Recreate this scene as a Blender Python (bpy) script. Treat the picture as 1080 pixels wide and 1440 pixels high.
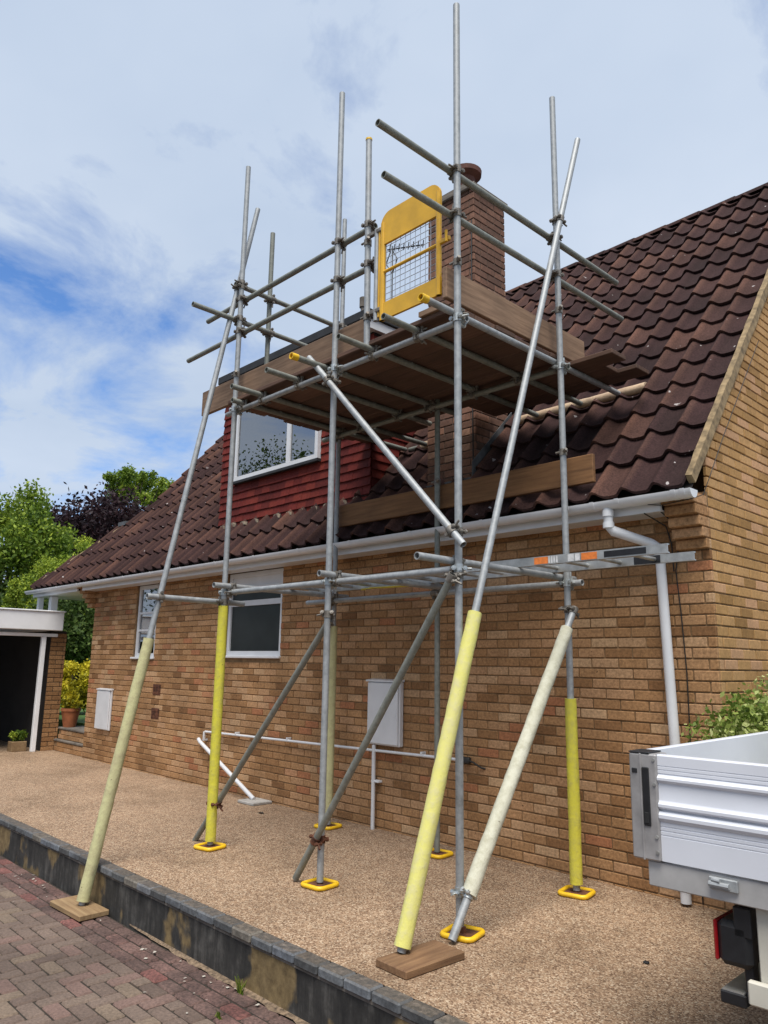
import bpy, math, random
import numpy as np
from mathutils import Vector, Matrix

# ------------------------------------------------------------------ camera, world, sun, exposure
scene = bpy.context.scene
for o in list(bpy.data.objects):
    bpy.data.objects.remove(o)
COL = scene.collection
CAM_LOC = (2.306, -5.238, 1.5305)
CR = np.array([[0.69277634, -0.12993700, -0.70934993],
               [0.72099432, 0.14539879, 0.67751486],
               [0.01510437, -0.98080353, 0.19441268]])
cd = bpy.data.cameras.new('camera')
cam = bpy.data.objects.new('camera', cd)
COL.objects.link(cam)
cd.sensor_fit = 'VERTICAL'
cd.sensor_height = 24.0
cd.lens = 24.0 * 1070.0 / 1440.0
cd.clip_start = 0.05
cd.clip_end = 2000
cam.matrix_world = Matrix(((CR[0][0], -CR[0][1], -CR[0][2], CAM_LOC[0]),
                           (CR[1][0], -CR[1][1], -CR[1][2], CAM_LOC[1]),
                           (CR[2][0], -CR[2][1], -CR[2][2], CAM_LOC[2]),
                           (0, 0, 0, 1)))
scene.camera = cam
scene.render.resolution_x = 768
scene.render.resolution_y = 1024

SUN_AZ = math.radians(-48)      # direction to the sun, from +X towards +Y
SUN_EL = math.radians(65)
sun_dir = Vector((math.cos(SUN_EL) * math.cos(SUN_AZ), math.cos(SUN_EL) * math.sin(SUN_AZ), math.sin(SUN_EL)))
sd = bpy.data.lights.new('sun', 'SUN')
sd.energy = 3.4
sd.angle = math.radians(35)
sd.color = (1.0, 0.95, 0.88)
so = bpy.data.objects.new('sun', sd)
COL.objects.link(so)
so.rotation_euler = sun_dir.to_track_quat('Z', 'Y').to_euler()

world = bpy.data.worlds.new('World')
scene.world = world
world.use_nodes = True
wn = world.node_tree.nodes
wl = world.node_tree.links
wn.clear()
w_out = wn.new('ShaderNodeOutputWorld')
w_bg = wn.new('ShaderNodeBackground')
w_bg.inputs['Strength'].default_value = 0.1
w_sky = wn.new('ShaderNodeTexSky')
w_sky.sky_type = 'NISHITA'
w_sky.sun_disc = False
w_sky.sun_elevation = SUN_EL
w_sky.sun_rotation = math.radians(90) - SUN_AZ
w_sky.ozone_density = 2.5
w_sky.dust_density = 0.3
tc = wn.new('ShaderNodeTexCoord')
sep = wn.new('ShaderNodeSeparateXYZ')
wl.new(tc.outputs['Generated'], sep.inputs[0])


def wmath(op, a, b=None):
    n = wn.new('ShaderNodeMath')
    n.operation = op
    for i, v in enumerate((a, b)):
        if v is None:
            continue
        if isinstance(v, (int, float)):
            n.inputs[i].default_value = v
        else:
            wl.new(v, n.inputs[i])
    return n.outputs[0]


den = wmath('ADD', wmath('MAXIMUM', sep.outputs[2], 0.0), 0.22)
comb = wn.new('ShaderNodeCombineXYZ')
wl.new(wmath('DIVIDE', sep.outputs[0], den), comb.inputs[0])
wl.new(wmath('DIVIDE', sep.outputs[1], den), comb.inputs[1])


def wnoise(scale, detail, off, rough=0.55, dist=0.0):
    mp = wn.new('ShaderNodeMapping')
    mp.inputs['Location'].default_value = off
    wl.new(comb.outputs[0], mp.inputs[0])
    n = wn.new('ShaderNodeTexNoise')
    n.inputs['Scale'].default_value = scale
    n.inputs['Detail'].default_value = detail
    n.inputs['Roughness'].default_value = rough
    n.inputs['Distortion'].default_value = dist
    wl.new(mp.outputs[0], n.inputs['Vector'])
    return n.outputs['Fac']


big = wnoise(0.5, 3, (10.364647, 4.008353, 0.0))
fine = wnoise(2.6, 9, (7.3, 2.2, 0.0), 0.62, 0.35)
cover = wmath('ADD', wmath('MULTIPLY', big, 2.0), wmath('MULTIPLY', wmath('ADD', wmath('MULTIPLY', wmath('SUBTRACT', fine, 0.5), 1.5), 0.5), 1.05))
rmp = wn.new('ShaderNodeValToRGB')
rmp.color_ramp.elements[0].position = 0.49
rmp.color_ramp.elements[1].position = 0.70
rmp.color_ramp.elements[0].color = (0.06, 0.06, 0.06, 1)
rmp.color_ramp.elements[1].color = (0.97, 0.97, 0.97, 1)
wl.new(wmath('MULTIPLY', cover, 0.5), rmp.inputs[0])
tone = wn.new('ShaderNodeValToRGB')
tone.color_ramp.elements[0].position = 0.3
tone.color_ramp.elements[1].position = 0.72
tone.color_ramp.elements[0].color = (3.3, 4.05, 5.2, 1)
tone.color_ramp.elements[1].color = (4.7, 5.3, 6.2, 1)
wl.new(wnoise(0.9, 5, (1.3, 5.1, 0.0)), tone.inputs[0])
w_mix = wn.new('ShaderNodeMixRGB')
wl.new(rmp.outputs[0], w_mix.inputs[0])
w_blue = wn.new('ShaderNodeMixRGB')
w_blue.blend_type = 'MULTIPLY'
w_blue.inputs[0].default_value = 1.0
w_blue.inputs[2].default_value = (0.55, 0.88, 1.25, 1)
wl.new(w_sky.outputs[0], w_blue.inputs[1])
wl.new(w_blue.outputs[0], w_mix.inputs[1])
wl.new(tone.outputs[0], w_mix.inputs[2])
wl.new(w_mix.outputs[0], w_bg.inputs['Color'])
wl.new(w_bg.outputs[0], w_out.inputs[0])

vs = scene.view_settings
vs.view_transform = 'Standard'
vs.look = 'None'
vs.gamma = 1.0
vs.use_curve_mapping = False
vs.exposure = 0.55

random.seed(7)
rng = np.random.default_rng(11)
R = random.uniform


def px(p):
    """image position (in 1080x1440 units) and depth of a world point, for choosing which pieces show largest"""
    q = CR.T @ (np.array(p, float) - np.array(CAM_LOC))
    if q[2] < 0.1:
        return -9999, -9999, 0.1
    return 540 + 1070 * q[0] / q[2], 720 + 1070 * q[1] / q[2], q[2]


def shown(p, m=15):
    u, v, d = px(p)
    return -m < u < 1080 + m and -m < v < 1440 + m


# ------------------------------------------------------------------ mesh building helpers
class MB:
    def __init__(self):
        self.v, self.f, self.t = [], [], []
        self.vt = []            # optional tint per vertex instead of per face

    def add(self, vs_, fs, tint=0.5):
        b = len(self.v)
        self.v.extend([tuple(map(float, p)) for p in vs_])
        for f in fs:
            self.f.append(tuple(i + b for i in f))
            self.t.append(tint)

    def box(self, a, b, tint=0.5):
        (x0, y0, z0), (x1, y1, z1) = a, b
        self.add([(x0, y0, z0), (x1, y0, z0), (x1, y1, z0), (x0, y1, z0), (x0, y0, z1), (x1, y0, z1), (x1, y1, z1), (x0, y1, z1)],
                 [(0, 3, 2, 1), (4, 5, 6, 7), (0, 1, 5, 4), (1, 2, 6, 5), (2, 3, 7, 6), (3, 0, 4, 7)], tint)

    def cbox(self, a, b, c=0.004, tint=0.5):
        """box with chamfered edges"""
        lo, hi = np.array(a, float), np.array(b, float)
        c = min(c, float(min(hi - lo)) * 0.45)
        vs_, idx = [], {}
        for ix in (0, 1):
            for iy in (0, 1):
                for iz in (0, 1):
                    p = [(lo, hi)[s][k] for k, s in enumerate((ix, iy, iz))]
                    for ax in range(3):
                        q = list(p)
                        for k, s in enumerate((ix, iy, iz)):
                            if k != ax:
                                q[k] += c if s == 0 else -c
                        idx[(ix, iy, iz, ax)] = len(vs_)
                        vs_.append(q)
        fs = []
        for ax in range(3):
            o1, o2 = [k for k in range(3) if k != ax]
            for s in (0, 1):
                ring = []
                for (a1, a2) in ((0, 0), (1, 0), (1, 1), (0, 1)):
                    key = [0, 0, 0]
                    key[ax] = s
                    key[o1] = a1
                    key[o2] = a2
                    ring.append(idx[(*key, ax)])
                flip = (s == 0) ^ (ax == 1)
                fs.append(tuple(ring[::-1]) if flip else tuple(ring))
        for ax in range(3):                    # edges along ax
            o1, o2 = [k for k in range(3) if k != ax]
            for a1 in (0, 1):
                for a2 in (0, 1):
                    k0, k1 = [0, 0, 0], [0, 0, 0]
                    k0[ax], k1[ax] = 0, 1
                    k0[o1] = k1[o1] = a1
                    k0[o2] = k1[o2] = a2
                    fs.append((idx[(*k0, o1)], idx[(*k1, o1)], idx[(*k1, o2)], idx[(*k0, o2)]))
        for ix in (0, 1):
            for iy in (0, 1):
                for iz in (0, 1):
                    fs.append((idx[(ix, iy, iz, 0)], idx[(ix, iy, iz, 1)], idx[(ix, iy, iz, 2)]))
        self.add(vs_, fs, tint)

    def tube(self, p0, p1, r, seg=14, r1=None, inner=None, caps=True, tint=0.5, rings=1, wob=0.0):
        p0, p1 = Vector(p0), Vector(p1)
        d = (p1 - p0).normalized()
        up = Vector((0, 0, 1)) if abs(d.z) < 0.9 else Vector((1, 0, 0))
        a = d.cross(up).normalized()
        b = d.cross(a).normalized()
        r1 = r if r1 is None else r1
        vs_, fs = [], []
        for k in range(rings + 1):
            t = k / rings
            c = p0.lerp(p1, t)
            rr = r + (r1 - r) * t
            for i in range(seg):
                an = 2 * math.pi * i / seg
                q = rr * (1 + (R(-wob, wob) if wob else 0))
                vs_.append(c + a * (q * math.cos(an)) + b * (q * math.sin(an)))
        for k in range(rings):
            for i in range(seg):
                j = (i + 1) % seg
                fs.append((k * seg + i, k * seg + j, (k + 1) * seg + j, (k + 1) * seg + i))
        n = len(vs_)
        if inner:
            for c in (p0, p1):
                for i in range(seg):
                    an = 2 * math.pi * i / seg
                    vs_.append(c + a * (inner * math.cos(an)) + b * (inner * math.sin(an)))
            last = rings * seg
            for i in range(seg):
                j = (i + 1) % seg
                fs.append((i, n + i, n + j, j))
                fs.append((last + i, last + j, n + seg + j, n + seg + i))
                fs.append((n + i, n + seg + i, n + seg + j, n + j))
        elif caps:
            fs.append(tuple(range(seg)))
            fs.append(tuple(rings * seg + i for i in range(seg))[::-1])
        self.add(vs_, fs, tint)

    def path(self, pts, r, seg=10, tint=0.5):
        pts = [Vector(p) for p in pts]
        vs_, fs = [], []
        ref = Vector((0.123, 0.456, 0.88)).normalized()
        for k, p in enumerate(pts):
            d = (pts[min(k + 1, len(pts) - 1)] - pts[max(k - 1, 0)]).normalized()
            a = d.cross(ref).normalized()
            b = d.cross(a).normalized()
            sc = 1.0
            if 0 < k < len(pts) - 1:
                d0 = (p - pts[k - 1]).normalized()
                sc = 1.0 / max(0.5, d0.dot(d))
            for i in range(seg):
                an = 2 * math.pi * i / seg
                vs_.append(p + (a * math.cos(an) + b * math.sin(an)) * r * min(sc, 1.25))
        for k in range(len(pts) - 1):
            for i in range(seg):
                j = (i + 1) % seg
                fs.append((k * seg + i, k * seg + j, (k + 1) * seg + j, (k + 1) * seg + i))
        fs.append(tuple(range(seg)))
        fs.append(tuple((len(pts) - 1) * seg + i for i in range(seg))[::-1])
        self.add(vs_, fs, tint)

    def lathe(self, c, prof, seg=20, tint=0.5):
        vs_, fs = [], []
        for (r, z) in prof:
            for i in range(seg):
                an = 2 * math.pi * i / seg
                vs_.append((c[0] + r * math.cos(an), c[1] + r * math.sin(an), c[2] + z))
        for k in range(len(prof) - 1):
            for i in range(seg):
                j = (i + 1) % seg
                fs.append((k * seg + i, k * seg + j, (k + 1) * seg + j, (k + 1) * seg + i))
        fs.append(tuple(range(seg))[::-1])
        fs.append(tuple((len(prof) - 1) * seg + i for i in range(seg)))
        self.add(vs_, fs, tint)

    def prism(self, pts, axis, lo, hi, tint=0.5):
        """extrude a polygon (pairs in the two other axes) along an axis"""
        n = len(pts)

        def mk(p, w):
            q = list(p)
            q.insert(axis, w)
            return q
        self.add([mk(p, lo) for p in pts] + [mk(p, hi) for p in pts],
                 [tuple(range(n)), tuple(range(n, 2 * n))[::-1]] + [(i, n + i, n + (i + 1) % n, (i + 1) % n) for i in range(n)], tint)

    def mesh(self, name, smooth=None):
        me = bpy.data.meshes.new(name)
        me.from_pydata(self.v, [], self.f)
        if self.vt:
            at = me.attributes.new('tint', 'FLOAT', 'POINT')
            at.data.foreach_set('value', np.array(self.vt, dtype=np.float32))
        else:
            at = me.attributes.new('tint', 'FLOAT', 'FACE')
            at.data.foreach_set('value', np.array(self.t, dtype=np.float32))
        if smooth:
            me.shade_smooth()
            me.set_sharp_from_angle(angle=math.radians(smooth))
        return me

    def build(self, name, mat, parent=None, smooth=None, kind=None, label=None):
        return link(name, self.mesh(name, smooth), mat, parent, (0, 0, 0), kind, label, recalc=True)


import bmesh


def wloc(o):
    p = Vector((0, 0, 0))
    while o is not None:
        p += o.location
        o = o.parent
    return p


def link(name, me, mat, parent=None, loc=(0, 0, 0), kind=None, label=None, recalc=False):
    if recalc:
        bm = bmesh.new()
        bm.from_mesh(me)
        bmesh.ops.recalc_face_normals(bm, faces=bm.faces)
        bm.to_mesh(me)
        bm.free()
    if mat is not None and not me.materials:
        me.materials.append(mat)
    o = bpy.data.objects.new(name, me)
    COL.objects.link(o)
    o.location = Vector(loc)
    if parent is not None:
        o.parent = parent
        o.location = Vector(loc) - wloc(parent)
    if kind:
        o['kind'] = kind
    if label:
        o['label'] = label
    return o


def tag(o, label, cat, group=None):
    o['label'] = label
    o['category'] = cat
    if group:
        o['group'] = group
    return o


def empty(name, loc, label, cat, group=None):
    o = bpy.data.objects.new(name, None)
    COL.objects.link(o)
    o.location = loc
    o.empty_display_size = 0.2
    return tag(o, label, cat, group)


def setting(name, mb, mat, smooth=None):
    return mb.build(name, mat, None, smooth, 'structure')


def quads(name, V, mat, parent=None, kind=None, tint=None):
    """fast mesh of loose quads: V has shape (n,4,3)"""
    n = len(V)
    me = bpy.data.meshes.new(name)
    me.vertices.add(n * 4)
    me.vertices.foreach_set('co', V.reshape(-1).astype(np.float32))
    me.loops.add(n * 4)
    me.loops.foreach_set('vertex_index', np.arange(n * 4, dtype=np.int32))
    me.polygons.add(n)
    me.polygons.foreach_set('loop_start', np.arange(0, n * 4, 4, dtype=np.int32))
    if tint is None:
        tint = rng.random(n)
    at = me.attributes.new('tint', 'FLOAT', 'FACE')
    at.data.foreach_set('value', tint.astype(np.float32))
    me.update()
    return link(name, me, mat, parent, (0, 0, 0), kind)


# ------------------------------------------------------------------ materials
def nodes(name):
    m = bpy.data.materials.new(name)
    m.use_nodes = True
    nt = m.node_tree
    return m, nt.nodes, nt.links, nt.nodes['Principled BSDF']


def setin(b, **k):
    for n, v in k.items():
        b.inputs[n.replace('_', ' ')].default_value = v


def noise(nd, ln, scale, detail=4, rough=0.55, stretch=None, coord='Object'):
    t = nd.new('ShaderNodeTexCoord')
    n = nd.new('ShaderNodeTexNoise')
    n.inputs['Scale'].default_value = scale
    n.inputs['Detail'].default_value = detail
    n.inputs['Roughness'].default_value = rough
    src = t.outputs[coord]
    if coord == 'World':
        pass
    if stretch:
        mp = nd.new('ShaderNodeMapping')
        mp.inputs['Scale'].default_value = stretch
        ln.new(src, mp.inputs[0])
        src = mp.outputs[0]
    ln.new(src, n.inputs['Vector'])
    return n.outputs['Fac']


def wpos_noise(nd, ln, scale, detail=4, rough=0.55, stretch=None):
    g = nd.new('ShaderNodeNewGeometry')
    n = nd.new('ShaderNodeTexNoise')
    n.inputs['Scale'].default_value = scale
    n.inputs['Detail'].default_value = detail
    n.inputs['Roughness'].default_value = rough
    src = g.outputs['Position']
    if stretch:
        mp = nd.new('ShaderNodeMapping')
        mp.inputs['Scale'].default_value = stretch
        ln.new(src, mp.inputs[0])
        src = mp.outputs[0]
    ln.new(src, n.inputs['Vector'])
    return n.outputs['Fac']


def ramp(nd, ln, fac, stops, interp='LINEAR'):
    r = nd.new('ShaderNodeValToRGB')
    e = r.color_ramp.elements
    r.color_ramp.interpolation = interp
    while len(e) < len(stops):
        e.new(0.5)
    for i, (p, c) in enumerate(stops):
        e[i].position = p
        e[i].color = (*c, 1) if len(c) == 3 else c
    ln.new(fac, r.inputs[0])
    return r.outputs[0]


def mixc(nd, ln, fac, a, b, mode='MIX'):
    n = nd.new('ShaderNodeMixRGB')
    n.blend_type = mode
    for i, v in ((0, fac), (1, a), (2, b)):
        if isinstance(v, (int, float)):
            n.inputs[i].default_value = v
        elif isinstance(v, tuple):
            n.inputs[i].default_value = (*v, 1)
        else:
            ln.new(v, n.inputs[i])
    return n.outputs[0]


def bump(nd, ln, b, h, strength=0.3, dist=0.01):
    n = nd.new('ShaderNodeBump')
    n.inputs['Strength'].default_value = strength
    n.inputs['Distance'].default_value = dist
    ln.new(h, n.inputs['Height'])
    ln.new(n.outputs[0], b.inputs['Normal'])


def tintfac(nd):
    a = nd.new('ShaderNodeAttribute')
    a.attribute_name = 'tint'
    return a.outputs['Fac']


def g3(v):
    return (v, v, v)


def m_plain(name, col, rough=0.6, metal=0.0, var=0.12, scale=9, bstr=0.05):
    m, nd, ln, b = nodes(name)
    setin(b, Roughness=rough, Metallic=metal)
    f = wpos_noise(nd, ln, scale, 6)
    c = mixc(nd, ln, 1.0, col, ramp(nd, ln, f, [(0.3, g3(1 - var * 1.6)), (0.7, g3(1 + var * 0.3))]), 'MULTIPLY')
    ln.new(c, b.inputs['Base Color'])
    if bstr:
        bump(nd, ln, b, wpos_noise(nd, ln, scale * 14, 3), bstr, 0.004)
    return m


def m_pieces(name, stops, rough=0.85, speck=0.25, scale=60, big=0.25, bstr=0.35, spots=None, bigscale=1.6):
    """colour picked per piece by the face attribute, with grain and large soft weathering"""
    m, nd, ln, b = nodes(name)
    setin(b, Roughness=rough)
    c = ramp(nd, ln, tintfac(nd), stops)
    f = wpos_noise(nd, ln, scale, 5, 0.7)
    c = mixc(nd, ln, 1.0, c, ramp(nd, ln, f, [(0.28, g3(1 - speck * 1.8)), (0.72, g3(1 + speck * 0.6))]), 'MULTIPLY')
    f2 = wpos_noise(nd, ln, bigscale, 5, 0.6)
    c = mixc(nd, ln, 1.0, c, ramp(nd, ln, f2, [(0.3, g3(1 - big)), (0.7, g3(1 + big * 0.4))]), 'MULTIPLY')
    if spots:
        f3 = wpos_noise(nd, ln, spots[0], 2, 0.5)
        c = mixc(nd, ln, ramp(nd, ln, f3, [(spots[1], g3(0)), (spots[1] + 0.02, g3(1))]), c, spots[2])
    ln.new(c, b.inputs['Base Color'])
    bump(nd, ln, b, f, bstr, 0.004)
    return m


def m_wood(name, c0, c1, axis, rough=0.8):
    m, nd, ln, b = nodes(name)
    setin(b, Roughness=rough)
    st = [14.0, 14.0, 14.0]
    st[axis] = 0.9
    f = wpos_noise(nd, ln, 3.0, 8, 0.65, tuple(st))
    f2 = wpos_noise(nd, ln, 2.2, 4)
    c = ramp(nd, ln, f, [(0.3, c0), (0.7, c1)])
    c = mixc(nd, ln, 1.0, c, ramp(nd, ln, f2, [(0.3, g3(0.72)), (0.7, g3(1.1))]), 'MULTIPLY')
    c = mixc(nd, ln, 1.0, c, ramp(nd, ln, tintfac(nd), [(0, g3(0.75)), (1, g3(1.2))]), 'MULTIPLY')
    ln.new(c, b.inputs['Base Color'])
    bump(nd, ln, b, f, 0.3, 0.003)
    return m


def m_galv(name, c0, c1, rough=0.42, metal=0.75):
    m, nd, ln, b = nodes(name)
    f = wpos_noise(nd, ln, 22, 6, 0.7)
    f2 = wpos_noise(nd, ln, 3.1, 4, 0.6)
    c = ramp(nd, ln, f, [(0.3, c0), (0.7, c1)])
    c = mixc(nd, ln, ramp(nd, ln, f2, [(0.56, g3(0)), (0.78, g3(0.5))]), c, (0.16, 0.14, 0.11))
    ln.new(c, b.inputs['Base Color'])
    setin(b, Metallic=metal)
    ln.new(ramp(nd, ln, f, [(0.2, g3(rough - 0.1)), (0.8, g3(rough + 0.15))]), b.inputs['Roughness'])
    bump(nd, ln, b, wpos_noise(nd, ln, 90, 3), 0.12, 0.002)
    return m


def m_foam(name, c, dirt):
    m, nd, ln, b = nodes(name)
    setin(b, Roughness=0.9)
    f = wpos_noise(nd, ln, 16, 8, 0.75)
    f2 = wpos_noise(nd, ln, 2.5, 5, 0.6, (1, 1, 0.4))
    k = mixc(nd, ln, ramp(nd, ln, f, [(0.45, g3(0)), (0.72, g3(0.9))]), c, dirt)
    k = mixc(nd, ln, ramp(nd, ln, f2, [(0.45, g3(0)), (0.75, g3(0.4))]), k, dirt)
    f3 = wpos_noise(nd, ln, 34, 2, 0.5)
    k = mixc(nd, ln, ramp(nd, ln, f3, [(0.74, g3(0)), (0.77, g3(0.8))]), k, (0.09, 0.07, 0.035))
    ln.new(k, b.inputs['Base Color'])
    bump(nd, ln, b, f, 0.6, 0.01)
    return m


def m_leaf(name, stops, rough=0.6):
    m, nd, ln, b = nodes(name)
    setin(b, Roughness=rough)
    b.inputs['Specular IOR Level'].default_value = 0.25
    c = ramp(nd, ln, tintfac(nd), stops)
    ln.new(c, b.inputs['Base Color'])
    tr = nd.new('ShaderNodeBsdfTranslucent')
    ln.new(c, tr.inputs['Color'])
    mx = nd.new('ShaderNodeMixShader')
    mx.inputs[0].default_value = 0.3
    out = nd['Material Output']
    ln.new(b.outputs[0], mx.inputs[1])
    ln.new(tr.outputs[0], mx.inputs[2])
    ln.new(mx.outputs[0], out.inputs[0])
    return m


def m_glass(name, ior=1.7, tint=(0.75, 0.8, 0.8), rough=0.0):
    m, nd, ln, b = nodes(name)
    nd.remove(b)
    tr = nd.new('ShaderNodeBsdfTransparent')
    tr.inputs[0].default_value = (*tint, 1)
    gl = nd.new('ShaderNodeBsdfGlossy')
    gl.inputs['Roughness'].default_value = rough
    gl.inputs['Color'].default_value = (0.95, 0.97, 1, 1)
    fr = nd.new('ShaderNodeFresnel')
    fr.inputs[0].default_value = ior
    mx = nd.new('ShaderNodeMixShader')
    ln.new(fr.outputs[0], mx.inputs[0])
    ln.new(tr.outputs[0], mx.inputs[1])
    ln.new(gl.outputs[0], mx.inputs[2])
    ln.new(mx.outputs[0], nd['Material Output'].inputs[0])
    return m


def m_resin():
    m, nd, ln, b = nodes('resin_gravel')
    setin(b, Roughness=0.8)
    g = nd.new('ShaderNodeNewGeometry')
    v = nd.new('ShaderNodeTexVoronoi')
    v.inputs['Scale'].default_value = 125
    ln.new(g.outputs['Position'], v.inputs['Vector'])
    sepc = nd.new('ShaderNodeSeparateColor')
    ln.new(v.outputs['Color'], sepc.inputs[0])
    c = ramp(nd, ln, sepc.outputs[0], [(0.0, (0.0977, 0.0557, 0.0296)), (0.2, (0.1812, 0.1056, 0.0610)), (0.5, (0.2941, 0.1872, 0.1106)), (0.8, (0.3919, 0.2708, 0.1716)), (1.0, (0.5273, 0.4177, 0.2955))])
    f = wpos_noise(nd, ln, 0.9, 7, 0.65)
    c = mixc(nd, ln, 1.0, c, ramp(nd, ln, f, [(0.32, (0.66, 0.64, 0.61)), (0.5, g3(0.96)), (0.7, g3(1.1))]), 'MULTIPLY')
    f2 = wpos_noise(nd, ln, 14, 4, 0.6)
    c = mixc(nd, ln, 1.0, c, ramp(nd, ln, f2, [(0.3, g3(0.8)), (0.7, g3(1.12))]), 'MULTIPLY')
    ln.new(c, b.inputs['Base Color'])
    bump(nd, ln, b, v.outputs['Distance'], 0.6, -0.004)
    return m


def m_render():
    """dark weathered render with ochre patches where the paint has flaked off"""
    m, nd, ln, b = nodes('flaking_render')
    setin(b, Roughness=0.85)
    drips = wpos_noise(nd, ln, 2.2, 7, 0.7, (7.0, 7.0, 0.9))
    blot = wpos_noise(nd, ln, 5.0, 7, 0.7)
    c = ramp(nd, ln, mixc(nd, ln, 0.5, drips, blot), [(0.38, (0.01, 0.0095, 0.009)), (0.5, (0.032, 0.03, 0.027)), (0.6, (0.085, 0.08, 0.072)), (0.7, (0.19, 0.18, 0.16))])
    patch = wpos_noise(nd, ln, 2.3, 6, 0.5, (1.0, 1.0, 0.8))
    och = ramp(nd, ln, wpos_noise(nd, ln, 18, 5, 0.7), [(0.3, (0.10, 0.065, 0.025)), (0.7, (0.27, 0.19, 0.085))])
    c = mixc(nd, ln, ramp(nd, ln, patch, [(0.505, g3(0)), (0.545, g3(0.9))]), c, och)
    ln.new(c, b.inputs['Base Color'])
    bump(nd, ln, b, mixc(nd, ln, 0.5, drips, patch), 0.5, 0.012)
    return m


def m_herring_dummy():
    return None


M = {}
M['brick'] = m_pieces('buff_brick', [(0.0, (0.2787, 0.1419, 0.0624)), (0.25, (0.3863, 0.2055, 0.0914)), (0.5, (0.4615, 0.2573, 0.1203)), (0.75, (0.5260, 0.3040, 0.1586)), (0.93, (0.6013, 0.3876, 0.2163)), (1.0, (0.4615, 0.1991, 0.0959))],
                      0.9, 0.3, 45, 0.34, 0.4, (24, 0.74, (0.05, 0.028, 0.016)))
M['brick_gable'] = m_pieces('tan_gable_brick', [(0.0, (0.3304, 0.1848, 0.0679)), (0.5, (0.4644, 0.2698, 0.1087)), (0.85, (0.5360, 0.3207, 0.1442)), (1.0, (0.5463, 0.3207, 0.1756))], 0.9, 0.18, 45, 0.2, 0.4)
M['mortar'] = m_plain('brown_mortar', (0.27, 0.165, 0.08), 0.95, 0, 0.3, 12, 0.2)
M['red_brick'] = m_pieces('sooty_red_brick', [(0.0, (0.1200, 0.0650, 0.0455)), (0.5, (0.2280, 0.1105, 0.0715)), (0.85, (0.3000, 0.1495, 0.0975)), (1.0, (0.3600, 0.2080, 0.1430))], 0.95, 0.25, 35, 0.35, 0.4)
M['old_mortar'] = m_plain('sooty_mortar', (0.16, 0.115, 0.09), 0.95, 0, 0.3, 12, 0.2)
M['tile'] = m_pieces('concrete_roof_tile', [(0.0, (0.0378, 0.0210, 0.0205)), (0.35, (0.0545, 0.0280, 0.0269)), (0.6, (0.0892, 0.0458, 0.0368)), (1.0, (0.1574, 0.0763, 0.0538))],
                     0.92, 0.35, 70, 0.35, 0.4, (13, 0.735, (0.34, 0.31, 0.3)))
M['tile'].node_tree.nodes['Principled BSDF'].inputs['Specular IOR Level'].default_value = 0.15
M['hung'] = m_pieces('red_clay_tile', [(0.0, (0.110, 0.015, 0.011)), (0.5, (0.152, 0.020, 0.015)), (1.0, (0.184, 0.028, 0.018))], 0.75, 0.2, 40, 0.25, 0.25)
for _k in ('brick', 'brick_gable', 'hung'):
    M[_k].node_tree.nodes['Principled BSDF'].inputs['Specular IOR Level'].default_value = 0.2
M['dark'] = m_plain('dark_underlay', (0.02, 0.016, 0.014), 0.9, 0, 0.2, 9, 0)
M['upvc'] = m_plain('white_upvc', (0.666, 0.675, 0.693), 0.32, 0, 0.06, 5, 0.02)
M['white_paint'] = m_plain('white_painted_board', (0.8, 0.8, 0.81), 0.5, 0, 0.06, 4, 0.05)
M['verge'] = m_plain('verge_mortar', (0.3, 0.215, 0.115), 0.95, 0, 0.4, 16, 0.3)
M['pale_mortar'] = m_plain('pale_bedding_mortar', (0.27, 0.22, 0.165), 0.95, 0, 0.4, 14, 0.3)
M['lead'] = m_plain('lead_sheet', (0.13, 0.135, 0.14), 0.6, 0.3, 0.4, 6, 0.2)
M['felt'] = m_plain('black_felt', (0.022, 0.024, 0.028), 0.8, 0, 0.3, 8, 0.1)
M['glass'] = m_glass('window_glass', 3.4, (0.85, 0.88, 0.88))
M['glass_dark'] = m_plain('obscured_glass', (0.022, 0.028, 0.028), 0.3, 0, 0.3, 3, 0)
M['room'] = m_plain('dim_room', (0.035, 0.03, 0.028), 0.9, 0, 0.2, 3, 0)
M['curtain'] = m_plain('net_curtain', (0.68, 0.7, 0.7), 0.9, 0, 0.1, 4, 0)
M['galv'] = m_galv('galvanised_tube', (0.239, 0.253, 0.260), (0.394, 0.408, 0.415), 0.55, 0.35)
M['galv_old'] = m_galv('aged_galvanised_tube', (0.152, 0.160, 0.140), (0.272, 0.280, 0.248), 0.6, 0.3)
M['coupler'] = m_galv('coupler_steel', (0.1, 0.085, 0.07), (0.3, 0.28, 0.25), 0.6, 0.5)
M['coupler_bright'] = m_galv('plated_coupler', (0.35, 0.38, 0.38), (0.6, 0.62, 0.62), 0.4, 0.7)
M['rust'] = m_plain('rusty_steel', (0.16, 0.06, 0.03), 0.85, 0.1, 0.5, 18, 0.3)
M['foam_yellow'] = m_foam('bright_yellow_foam', (0.590, 0.541, 0.049), (0.410, 0.369, 0.098))
M['foam_pale'] = m_foam('pale_yellow_foam', (0.612, 0.578, 0.162), (0.527, 0.484, 0.281))
M['foam_faded'] = m_foam('faded_foam', (0.478, 0.460, 0.239), (0.331, 0.285, 0.166))
M['foam_white'] = m_foam('dirty_white_foam', (0.561, 0.552, 0.442), (0.357, 0.340, 0.238))
M['foam_tan'] = m_foam('tan_foam', (0.52, 0.38, 0.25), (0.3, 0.2, 0.13))
M['yellow_plastic'] = m_plain('yellow_plastic', (0.82, 0.5, 0.015), 0.45, 0, 0.15, 12, 0.05)
M['yellow_paint'] = m_plain('yellow_gate_paint', (0.72, 0.4, 0.018), 0.42, 0, 0.14, 7, 0.03)
M['wire'] = m_plain('gate_wire', (0.5, 0.52, 0.55), 0.4, 0.6, 0.1, 9, 0)
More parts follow.
